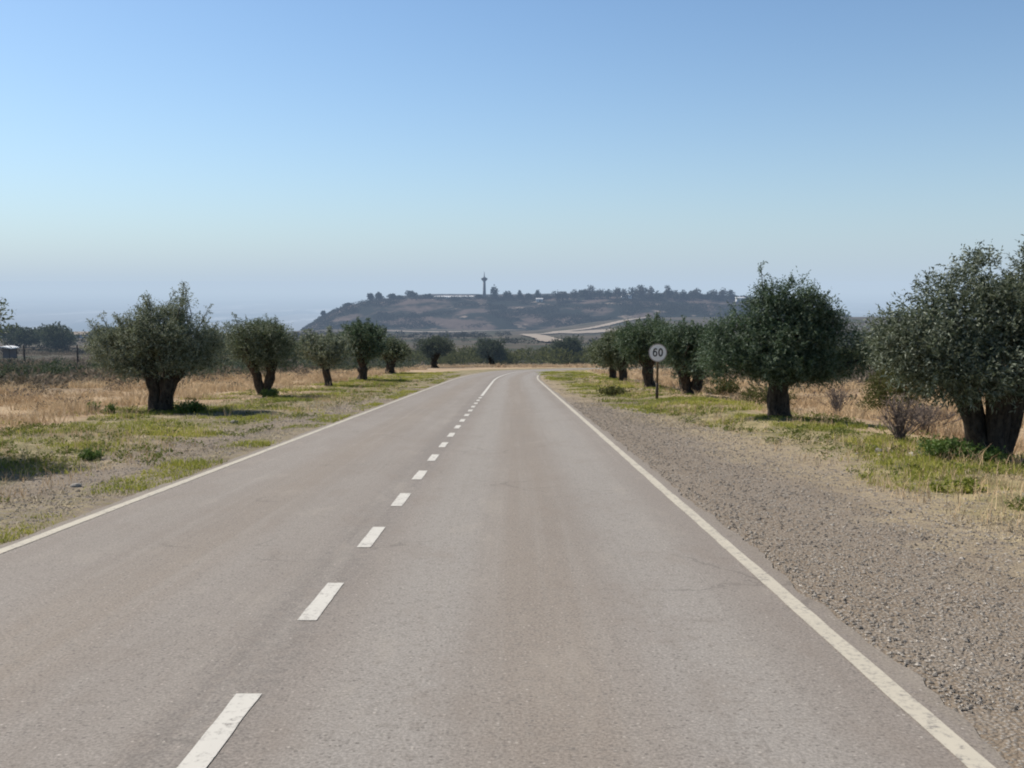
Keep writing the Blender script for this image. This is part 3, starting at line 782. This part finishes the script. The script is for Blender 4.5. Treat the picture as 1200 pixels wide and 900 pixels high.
for k in range(44):
    a = k / 44
    rock('pale field stone among the rubble heaped at the foot of the huge gnarled olive', 5.55 + 1.9 * a + rk.normal() * .15, 14.6 - 1.2 * a + rk.normal() * .30, .03 + .07 * rk.random() ** 2, 200 + k)
rock('single flat pale stone on the left verge gravel by the road line', -5.3, 11.2, .07, 301)
rock('dark-edged stone lying on the left gravel strip beside the tree shadow', -6.6, 22.0, .10, 302)

# ------------------------------------------------------------------ middle distance, left: scrub, posts, shelter, tree belt
def scrub(name, label, pts, size, per_bush, leaf, mat, r, flat=.7):
    x, y = pts; z = ground_z(x, y); n = len(x)
    s = size * (.5 + r.random(n)); bt = r.random(n)
    d = unit(r.normal(size=(n, per_bush, 3)).reshape(-1, 3)).reshape(n, per_bush, 3)
    d[..., 2] = np.abs(d[..., 2])
    q = .35 + .65 * r.random((n, per_bush, 1)) ** .5
    p = np.stack([x, y, z], 1)[:, None] + d * q * s[:, None, None] * np.array([1, 1, flat])
    dd = unit((d + r.normal(size=d.shape) * .6 + np.array([0, 0, .3])).reshape(-1, 3))
    k = (s[:, None] / size * (.7 + .6 * r.random((n, per_bush)))).reshape(-1)
    V = leaf_quads(p.reshape(-1, 3), dd, leaf[0] * k, leaf[1] * k, r)
    t = np.clip(np.repeat(bt, per_bush) + .18 * r.normal(size=n * per_bush), 0, 1)
    o = mesh_np(name, V, np.arange(len(V)).reshape(-1, 4), M[mat], tint=np.repeat(t, 4))
    return tag(o, label, None, None, 'stuff')
r = np.random.default_rng(99)
n = 1900
y = 45 + 215 * r.random(n) ** .8; x = -(18 + (.62 * y - 8) * r.random(n))
k = vnoise2(x, y, .09) > -.35
scrub('scrub', 'brown and grey-green low scrub beyond the dry grass on the left', (x[k], y[k]), 1.0, 80, (.28, .10), 'scrub', r, .55)
n = 2300
x, y = scatter(n, -11.8, -5.2, 10, 80, r); x2, y2 = scatter(n, 3.2, 8.6, 8.5, 80, r); q = x2 > 4.6 - 1.8 * sstep(14, 44, y2); x2, y2 = x2[q], y2[q]; x = np.concatenate([x, x2]); y = np.concatenate([y, y2])
k = (vnoise2(x, y, .9, 21) > .0)
scrub('groundcover', 'low dark green leafy growth scattered through the verge grass', (x[k], y[k]), .10, 30, (.040, .020), 'lowgreen', r, .6)
n = 520
y = 58 + 75 * r.random(n); x = -(20 + (.60 * y - 8) * r.random(n))
k = vnoise2(x, y, .10, 14) > .0
scrub('green_scrub', 'dark green bushes among the brown scrub on the left', (x[k], y[k]), .9, 110, (.22, .08), 'olive_far', r, .9)
n = 240
y = 88 + 70 * r.random(n); x = -(13.5 + 26 * r.random(n))
k = vnoise2(x, y, .10, 15) > -.25
scrub('brush', 'grey-green brush behind the far end of the left olive row', (x[k], y[k]), 1.0, 110, (.30, .11), 'olive_far', r, .9)
n = 260
y = 24 + 70 * r.random(n) ** 1.3; x = np.where(r.random(n) < .6, -(13.5 + 16 * r.random(n)), 10.5 + 16 * r.random(n))
k = vnoise2(x, y, .12, 12) > -.2
scrub('thicket', 'small grey-green and brown bushes dotted through the dry grass', (x[k], y[k]), .45, 90, (.12, .05), 'scrub', r, .8)
n = 420
y = 55 + 110 * r.random(n); x = 15 + 45 * r.random(n)
k = np.abs(offset_of(x, y)) > 9
scrub('undergrowth', 'low scrub behind the right-hand olive row', (x[k], y[k]), .8, 60, (.26, .085), 'scrub', r)
n = 520
x = -75 + 160 * r.random(n); y = 166 + 44 * r.random(n); k = np.abs(offset_of(x, y)) > 12
scrub('shrubbery', 'olive-green shrub mass beyond the bend in the road', (x[k], y[k]), 2.1, 230, (.44, .17), 'bush', r, 1.1)
n = 2200
x = -150 + 420 * r.random(n); y = 215 + 330 * r.random(n); k = (vnoise2(x, y, .03) > -.1) & ~((x > 0) & (x < 120) & (y > 330))
scrub('heath', 'dark low heath covering the bench below the hill', (x[k], y[k]), 1.7, 50, (.7, .28), 'hillscrub', r)

def far_tree(name, label, cat, x, y, z, h, w, seed, kind='round', mat='conifer', n=900, leaf=None, group=None):
    """a tree seen from afar: trunk with a few limbs and an uneven crown of leaf clumps"""
    r = np.random.default_rng(seed)
    root = thing(name, label, cat, (x, y, z), group)
    b = MB(); tt = h * (.9 if kind != 'round' else .55)
    b.tube([(0, 0, -.5), (.02 * h, 0, tt * .5), (0, 0, tt)], [h * .03, h * .022, h * .008], 7)
    if kind == 'cone':
        lobes = [(0, 0, h * (.14 + .76 * t), max(w / 2 * (1.05 - t) ** .8, .12 * w), max(w / 2 * (1.05 - t) ** .8, .12 * w), h * .12) for t in np.linspace(0, 1, 7)]
    elif kind == 'column':
        lobes = [(0, 0, h * t, w / 2 * math.sin(math.pi * min(.95, t * .85 + .12)) , w / 2 * math.sin(math.pi * min(.95, t * .85 + .12)), h * .14) for t in np.linspace(.12, .9, 6)]
    else:
        lobes = []
        for k in range(7):
            a = TAU * k * .382; q = .28 * w * math.sqrt(k / 6)
            lobes.append((math.cos(a) * q, math.sin(a) * q, h * (.34 + .38 * r.random()), w * .27, w * .27, h * .24))
            b.tube([(0, 0, tt * .6), (math.cos(a) * q * .9, math.sin(a) * q * .9, lobes[-1][2])], [h * .014, h * .005], 5, cap=False)
        lobes.append((0, 0, h * .82, w * .22, w * .22, h * .17))
    b.build('trunk', M['post'], root)
    leaf = leaf or (h * .085, h * .035)
    leaf_mesh('crown', lobes, n // 5, 5, leaf[0], leaf[1], M[mat], root, r, up=.3, gap=-.22, gscale=6 / h, twig=h * .06, shell=.2)
    return root
ORD = ['first', 'second', 'third', 'fourth', 'fifth', 'sixth', 'seventh', 'eighth', 'ninth', 'tenth', 'eleventh', 'twelfth', 'thirteenth', 'fourteenth', 'fifteenth', 'sixteenth', 'seventeenth', 'eighteenth', 'nineteenth', 'twentieth', 'twenty-first', 'twenty-second']
ORD2 = ORD
belt = [(-186, 258, 9, 10), (-179, 268, 10, 10), (-172, 262, 9, 9), (-160, 268, 8, 8), (-148, 258, 9.5, 10), (-136, 262, 7.5, 8), (-124, 255, 9, 10), (-113, 262, 8, 8.5), (-103, 250, 8.5, 9), (-93, 256, 7, 8), (-84, 262, 8, 8), (-147, 276, 8, 11), (-139, 280, 8, 11), (-131, 272, 7.5, 10), (-122, 280, 8, 11), (-114, 276, 7.5, 10)]
nb = ['dark tree at the left end of the belt behind the white-roofed shelter']
for k, (x, y, h, w) in enumerate(belt):
    far_tree('field_tree', 'dark bushy tree, %s from the left in the belt beyond the scrub of the plain' % ORD[k], 'tree', x, y, gz(x, y) - .3, h * .85, w * 1.15, 400 + k, 'round', 'olive_far', 3600, (.60, .27), 'trees in the belt at the edge of the plain')
# fence posts and a small roofed shelter near the left picture edge
for (x, y, lab) in ((-61.5, 118, 'thin dark post just right of the white-roofed shelter'), (-55.0, 118.5, 'thin dark post standing alone in the scrub, right of the shelter')):
    root = thing('fence_post', lab, 'post', (x, y, gz(x, y) - .1), 'dark posts in the scrub')
    MB().tube([(0, 0, -.2), (.02, 0, 1.3), (.0, 0, 2.7)], [.12, .11, .10], 8).build('post', M['post'], root, smooth=True)
    MB().tube([(0, 0, 2.70), (0, 0, 2.80)], [.13, .05], 8).build('cap', M['greysheet'], root)
x, y = -65.4, 121
root = shel = thing('field_shelter', 'small shelter with a white curved sheet roof at the left edge', 'shelter', (x, y, gz(x, y) - .1))
b = MB()
for i in range(9):
    pass
xs_ = np.linspace(-1.45, 1.45, 13); zt_ = 2.72 + .22 * np.cos(xs_ / 1.45 * math.pi / 2)
V = []; 
for yy in (-1.2, 1.4):
    for xx, zz in zip(xs_, zt_): V += [(xx, yy, zz), (xx, yy, zz + .14)]
V = np.array(V); m_ = len(xs_) * 2; F = []
for i in range(len(xs_) - 1):
    a, c = 2*i, 2*i+2
    F += [(a, c, c+1, a+1), (a+m_, a+m_+1, c+m_+1, c+m_), (a+1, c+1, c+1+m_, a+1+m_), (a, a+m_, c+m_, c)]
e = 2 * (len(xs_) - 1); F += [(0, 1, 1+m_, m_), (e, e+m_, e+1+m_, e+1)]
mesh_np('roof', V, np.array(F), M['sheet'], root)
for sx in (-1.1, 1.1):
    for sy in (-1.0, 1.2): MB().tube([(sx, sy, 0), (sx, sy, 2.78)], [.05, .05], 8).build('leg', M['post'], root)
MB().box(-1.05, 1.05, 1.1, 1.16, 1.2, 2.6).build('back_panel', M['greysheet'], root)
MB().box(-.6, 1.04, -.9, -.82, .0, .95).build('low_wall', M['track'], root)
shel.scale = (.82, .82, .86)
# low farm buildings at the brink of the plain
for k, (x, y, w_, d_, h_, lab) in enumerate(((-214, 405, 9, 7, 2.4, 'low grey-white farm building at the brink, left of the tree belt'), (-196, 408, 6, 6, 2.4, 'small white farm shed between the tree tops at the brink'), (-188, 410, 8, 6, 2.2, 'low white farm building at the brink, rightmost of three'))):
    root = thing('farm_building', lab, 'building', (x, y, gz(x, y) - .4), 'farm buildings at the brink of the plain')
    MB().box(-w_/2, w_/2, -d_/2, d_/2, 0, h_).build('wall', M['farmwall'], root)
    b = MB(); i = 0; o_ = .3
    b.v = [Vector(p) for p in ((-w_/2-o_, -d_/2-o_, h_), (w_/2+o_, -d_/2-o_, h_), (w_/2+o_, d_/2+o_, h_), (-w_/2-o_, d_/2+o_, h_), (-w_/2-o_, 0, h_+1.1), (w_/2+o_, 0, h_+1.1))]
    b.f = [(0, 1, 5, 4), (2, 3, 4, 5), (0, 4, 3), (1, 2, 5), (0, 3, 2, 1)]
    b.build('roof', M['track'], root)
    MB().box(-.5, .5, -d_/2-.02, -d_/2+.1, .1, 2.1).build('door', M['shade'], root)
    for q in (-1, 1): MB().box(q*w_/3-.5, q*w_/3+.5, -d_/2-.02, -d_/2+.1, 1.1, 2.2).build('window', M['shade'], root)

# ------------------------------------------------------------------ hill (mesa) with its trees, tower and tracks
def hill_z(x, y):
    x = np.asarray(x, float); y = np.asarray(y, float)
    g0 = base_z(np.clip(x, -110, 320), np.minimum(y, 760))
    g0 = g0 - 6 - 70 * lstep(-150, -300, x) - 60 * lstep(290, 400, x)
    top = -15.6 - 2.5 * sstep(-90, -150, x) + 1.2 * sstep(0, 90, x) - 1.5 * sstep(150, 260, x) + .8 * vnoise2(x, y, .012)
    xe = 10 * vnoise2(x, y, .012, 2) + 5 * vnoise2(x, y, .04, 2)
    fr = lstep(738, 872, y + 16 * vnoise2(x, y, .010, 6) + 6 * vnoise2(x, y, .035, 6))
    m = fr * lstep(-226, -134, x + xe * .6) * (1 - lstep(225, 335, x + xe)) * (1 - sstep(1150, 1300, y))
    m = m ** .85
    z = g0 + (top - g0) * m + .9 * vnoise2(x, y, .06, 8) * (m < .97) + .3 * vnoise2(x, y, .2, 8)
    return z
hx = np.arange(-300, 460, 4.0); hy = np.concatenate([np.arange(700, 900, 4.0), np.arange(900, 1330, 14.0)])
HX, HY = np.meshgrid(hx, hy)
hill = mesh_np('hill', np.stack([HX, HY, hill_z(HX, HY)], -1).reshape(-1, 3), grid_faces(len(hx), len(hy)), M['hill'], smooth=True)
tag(hill, 'flat-topped scrubby hill standing above the plain in haze', None, None, 'structure')
r = np.random.default_rng(123)
def hill_scrub():
    n = 7000
    x = -215 + 470 * r.random(n); y = 742 + 150 * r.random(n)
    k = vnoise2(x, y * 1.8, .022, 1) + .5 * vnoise2(x, y, .07, 1) > -.22
    x, y = x[k], y[k]; z = hill_z(x, y); n = len(x); per = 22
    s = 1.1 + 1.5 * r.random(n); bt = r.random(n)
    d = unit(r.normal(size=(n * per, 3))).reshape(n, per, 3); d[..., 2] = np.abs(d[..., 2])
    p = np.stack([x, y, z], 1)[:, None] + d * s[:, None, None] * np.array([1.3, 1.3, .8])
    V = leaf_quads(p.reshape(-1, 3), unit((d + r.normal(size=d.shape) * .6).reshape(-1, 3)), 1.1, .6, r)
    o = mesh_np('bushes', V, np.arange(len(V)).reshape(-1, 4), M['hillscrub'], tint=np.repeat(np.clip(np.repeat(bt, per) + .1 * r.normal(size=n * per), 0, 1), 4))
    tag(o, 'dark bushes scattered over the slopes of the hill', None, None, 'stuff')
hill_scrub()
# (x in m, y in m, top z in m, width in m, kind)
def crest(px, top, wpx, kind, Yd):
    return ((px - 601) / 1100 * Yd, Yd, 1.585 - (top - 328) / 1100 * Yd, wpx * Yd / 1100, kind)
left_t = [(-173.8, 868, -26.9, 4.5, 'round'), (-152, 872, -20.0, 9, 'round'), (-131.8, 878, -11.2, 6, 'round'), (-123.8, 878, -10.2, 9, 'round'), (-111.4, 880, -11.4, 9.5, 'round'), (-105.4, 880, -13.2, 8, 'round'), (-93.8, 882, -8.2, 13, 'round'), (-79.4, 882, -11.8, 10, 'round')]
right_t = [(-31.2, 880, -12.2, 6.5, 'round'), (-16.8, 882, -3.4, 6.4, 'column'), (-4.0, 880, -9.0, 8.8, 'round'), (7.2, 880, -8.6, 6.4, 'cone'), (15.2, 880, -11.4, 6, 'round'), (24.0, 876, -7.8, 7.2, 'cone'), (32.8, 876, -12.8, 9.5, 'round'), (47.8, 874, -9.6, 12, 'round'), (66, 872, -7.6, 15, 'round'), (79.4, 874, -8.8, 13, 'round'), (88.2, 868, -13.4, 9.5, 'round'), (97.8, 870, -5.2, 11.5, 'cone'), (104.2, 872, -11.2, 9.5, 'round'), (118.4, 868, -3.2, 12, 'round'), (129.8, 868, -12.0, 11, 'round'), (144, 866, -8.4, 13, 'round'), (153, 864, -14.2, 8, 'round'), (161.6, 866, -12.0, 9, 'cone'), (174.6, 864, -12.0, 11, 'round'), (186, 862, -17.5, 11, 'round'), (202, 860, -15.0, 5, 'column')]
for side, lst in (('left', left_t), ('right', right_t)):
    seq = list(reversed(lst)) if side == 'left' else lst
    for k, (x, y, zt_, w, kind) in enumerate(seq):
        z = float(hill_z(np.array([x]), np.array([y]))[0]) - .4
        h = max(zt_ - z, 3.0); w *= 1.15 if side == 'right' else 1.0
        nm = {'round': 'hill_tree', 'cone': 'conifer', 'column': 'cypress'}[kind]
        ds = {'round': 'dark rounded tree', 'cone': 'dark pointed conifer', 'column': 'slim dark cypress'}[kind]
        far_tree(nm, '%s on the hill crest, %s tree to the %s of the tower' % (ds, ORD[k], side), 'tree', x, y, z, h, w, 500 + k + 40 * (side == 'left'), kind, 'conifer', 1300, (1.3, .6), 'trees on the hill crest')
rr_ = np.random.default_rng(61)
for k in range(22):
    x = 38 + 165 * (k + .5) / 22 + rr_.normal() * 1.5; y = 856 - 10 * rr_.random() + (k % 2) * 6
    z = float(hill_z(np.array([x]), np.array([y]))[0]) - .4
    far_tree('hill_tree', 'lower grey-green tree in the front rank of the hill wood, %s from its left end' % ORD2[k], 'tree', x, y, z, 8.5 + 5 * rr_.random(), 7 + 4 * rr_.random(), 700 + k, 'round', 'hillwood' if k % 3 else 'conifer', 800, (1.2, .55), 'front rank of trees on the hill')
# tower
x, y = -25.9, 884
tw = thing('radio_tower', 'slender concrete tower with a widened head and mast on the hill', 'tower', (x, y, float(hill_z(np.array([x]), np.array([y]))[0]) - .5))
MB().tube([(0, 0, 0), (0, 0, 8), (0, 0, 17.6)], [1.75, 1.35, 1.15], 20).build('shaft', M['concrete'], tw, smooth=True)
MB().tube([(0, 0, 16.6), (0, 0, 18.0), (0, 0, 18.05), (0, 0, 19.5), (0, 0, 19.55), (0, 0, 20.3)], [1.3, 2.7, 2.9, 2.9, 1.8, 1.5], 24).build('platform', M['concrete'], tw)
MB().tube([(0, 0, 18.3), (0, 0, 19.1)], [2.96, 2.96], 24, cap=False).build('window', M['shade'], tw)
MB().tube([(0, 0, 20.2), (0, 0, 22.5), (0, 0, 25.5)], [.55, .35, .15], 10).build('mast', M['concrete'], tw, smooth=True)
# pale buildings on the crest
def block(name, label, x, y, w_, d_, h_, roofm='roof', lift=0.0, nwin=3):
    root = thing(name, label, 'building', (x, y, float(hill_z(np.array([x]), np.array([y]))[0]) - .6 + lift), 'pale buildings on the hill')
    MB().box(-w_/2, w_/2, -d_/2, d_/2, 0, h_).build('wall', M['white'], root)
    b = MB(); o_ = .4
    b.v = [Vector(p) for p in ((-w_/2-o_, -d_/2-o_, h_), (w_/2+o_, -d_/2-o_, h_), (w_/2+o_, d_/2+o_, h_), (-w_/2-o_, d_/2+o_, h_), (-w_/2-o_, 0, h_+d_*.12), (w_/2+o_, 0, h_+d_*.12))]
    b.f = [(0, 1, 5, 4), (2, 3, 4, 5), (0, 4, 3), (1, 2, 5), (0, 3, 2, 1)]
    b.build('roof', M[roofm], root)
    for q in range(nwin):
        u = (q + .5) / nwin * w_ - w_/2
        MB().box(u-.5, u+.5, -d_/2-.03, -d_/2+.1, h_*.35, h_*.75).build('window', M['shade'], root)
    MB().box(w_*.1-.6, w_*.1+.6, -d_/2-.04, -d_/2+.1, .1, h_*.7).build('door', M['shade'], root)
block('long_building', 'long low white building along the hill top, left of the tower', -50, 890, 46, 10, 1.9, 'sheet', nwin=8)
block('house', 'small white house among the trees right of the tower', 25.0, 862, 6, 5, 2.8, 'sheet')
block('house', 'pale house under the tall rounded pine on the hill', 104, 858, 9, 6, 3.4, 'sheet')
block('house', 'white shed at the right end of the hill, beside the broad dark olive', 206, 850, 8, 6, 3.6, 'sheet', .4, nwin=2)
# tracks on the bench below the hill
def track(name, label, pts, w, zfun, lift=.35):
    P = []
    for a, c in zip(pts[:-1], pts[1:]):
        for t in np.linspace(0, 1, 14, endpoint=False): P.append((a[0] + (c[0]-a[0])*t, a[1] + (c[1]-a[1])*t))
    P.append(pts[-1]); P = np.array(P)
    T = np.gradient(P, axis=0); T = unit(T); N = np.stack([T[:, 1], -T[:, 0]], 1)
    ww = w * (.8 + .4 * r.random(len(P)))[:, None] / 2
    A, B = P - N * ww, P + N * ww
    V = np.stack([np.concatenate([q, (zfun(q[:, 0], q[:, 1]) + lift)[:, None]], 1) for q in (A, P, B)], 1).reshape(-1, 3)
    tag(mesh_np(name, V, grid_faces(3, len(P)), M['track'], smooth=True), label, None, None, 'structure')
track('path', 'pale dirt track across the bench below the hill', [(-85, 640), (-50, 655), (-10, 650), (5, 640)], 26, ground_z, .5)
track('path', 'pale dirt track curving up from the bend to the bench', [(16, 330), (12, 400), (8, 470), (10, 520), (30, 580), (60, 640), (85, 690), (105, 715)], 9, ground_z, .6)
track('path', 'pale terrace track at the foot of the hill on the right', [(30, 560), (60, 585), (95, 600)], 22, ground_z, .6)

# ------------------------------------------------------------------ sky, sun, camera
SUN_EL, SUN_ROT = R(45), R(-56)     # ahead and to the left
w = bpy.data.worlds.new('World'); scene.world = w; w.use_nodes = True
nt = w.node_tree; nt.nodes.clear(); L = nt.links.new
def wn(kind, **kw):
    nd = nt.nodes.new(kind)
    for k, v in kw.items(): setattr(nd, k, v)
    return nd
tc = wn('ShaderNodeTexCoord'); sep = wn('ShaderNodeSeparateXYZ'); L(tc.outputs['Generated'], sep.inputs[0])
mx = wn('ShaderNodeMath', operation='MAXIMUM'); L(sep.outputs[2], mx.inputs[0]); mx.inputs[1].default_value = .002
cmb = wn('ShaderNodeCombineXYZ'); L(sep.outputs[0], cmb.inputs[0]); L(sep.outputs[1], cmb.inputs[1]); L(mx.outputs[0], cmb.inputs[2])
sky = wn('ShaderNodeTexSky', sky_type='NISHITA'); sky.sun_disc = False
sky.sun_elevation = SUN_EL; sky.sun_rotation = SUN_ROT
sky.altitude = 300; sky.air_density = 1.0; sky.dust_density = .6; sky.ozone_density = 1.0
L(cmb.outputs[0], sky.inputs['Vector'])
clear = wn('ShaderNodeMix', data_type='RGBA', blend_type='MULTIPLY'); clear.inputs[0].default_value = 1
L(sky.outputs[0], clear.inputs[6]); clear.inputs[7].default_value = (.93, 1.13, 1.28, 1)
# a haze layer low over the plain, thinning with elevation
hz1 = wn('ShaderNodeMath', operation='MULTIPLY'); L(mx.outputs[0], hz1.inputs[0]); hz1.inputs[1].default_value = -9.5
hz2 = wn('ShaderNodeMath', operation='POWER'); hz2.inputs[0].default_value = 2.71828; L(hz1.outputs[0], hz2.inputs[1])
hz3 = wn('ShaderNodeMath', operation='MULTIPLY'); L(hz2.outputs[0], hz3.inputs[0]); hz3.inputs[1].default_value = .97
SKY_S = .1
mixh = wn('ShaderNodeMix', data_type='RGBA'); L(hz3.outputs[0], mixh.inputs[0]); L(clear.outputs[2], mixh.inputs[6])
mixh.inputs[7].default_value = (*[c / SKY_S for c in HAZE_FAR], 1)
zen = wn('ShaderNodeMapRange', interpolation_type='SMOOTHSTEP'); L(mx.outputs[0], zen.inputs['Value'])
zen.inputs['From Min'].default_value = .30; zen.inputs['From Max'].default_value = .62; zen.inputs['To Min'].default_value = 1.0; zen.inputs['To Max'].default_value = .38
zm = wn('ShaderNodeVectorMath', operation='SCALE'); L(mixh.outputs[2], zm.inputs[0]); L(zen.outputs[0], zm.inputs['Scale'])
bg = wn('ShaderNodeBackground'); L(zm.outputs[0], bg.inputs[0]); bg.inputs[1].default_value = SKY_S
wo = wn('ShaderNodeOutputWorld'); L(bg.outputs[0], wo.inputs[0])

sl = bpy.data.lights.new('sun', 'SUN'); sl.energy = 5.5; sl.angle = R(.55); sl.color = (1.0, .945, .87)
so = link(bpy.data.objects.new('sun', sl))
sd = Vector((math.sin(SUN_ROT) * math.cos(SUN_EL), math.cos(SUN_ROT) * math.cos(SUN_EL), math.sin(SUN_EL)))
so.rotation_euler = sd.to_track_quat('Z', 'Y').to_euler()
so.location = (-20, 20, 40)

cam = bpy.data.cameras.new('camera'); cam.sensor_width = 36; cam.lens = 33.0; cam.clip_start = .05; cam.clip_end = 400000
co = link(bpy.data.objects.new('camera', cam)); co.location = (0, 0, 1.585); co.rotation_euler = (R(90 - 6.33), 0, 0)
scene.camera = co
scene.view_settings.view_transform = 'Standard'; scene.view_settings.look = 'None'; scene.view_settings.exposure = 0
scene.cycles.max_bounces = 5; scene.cycles.diffuse_bounces = 3; scene.cycles.transmission_bounces = 3; scene.cycles.caustics_reflective = False; scene.cycles.caustics_refractive = False
scene.cycles.filter_width = 2.0
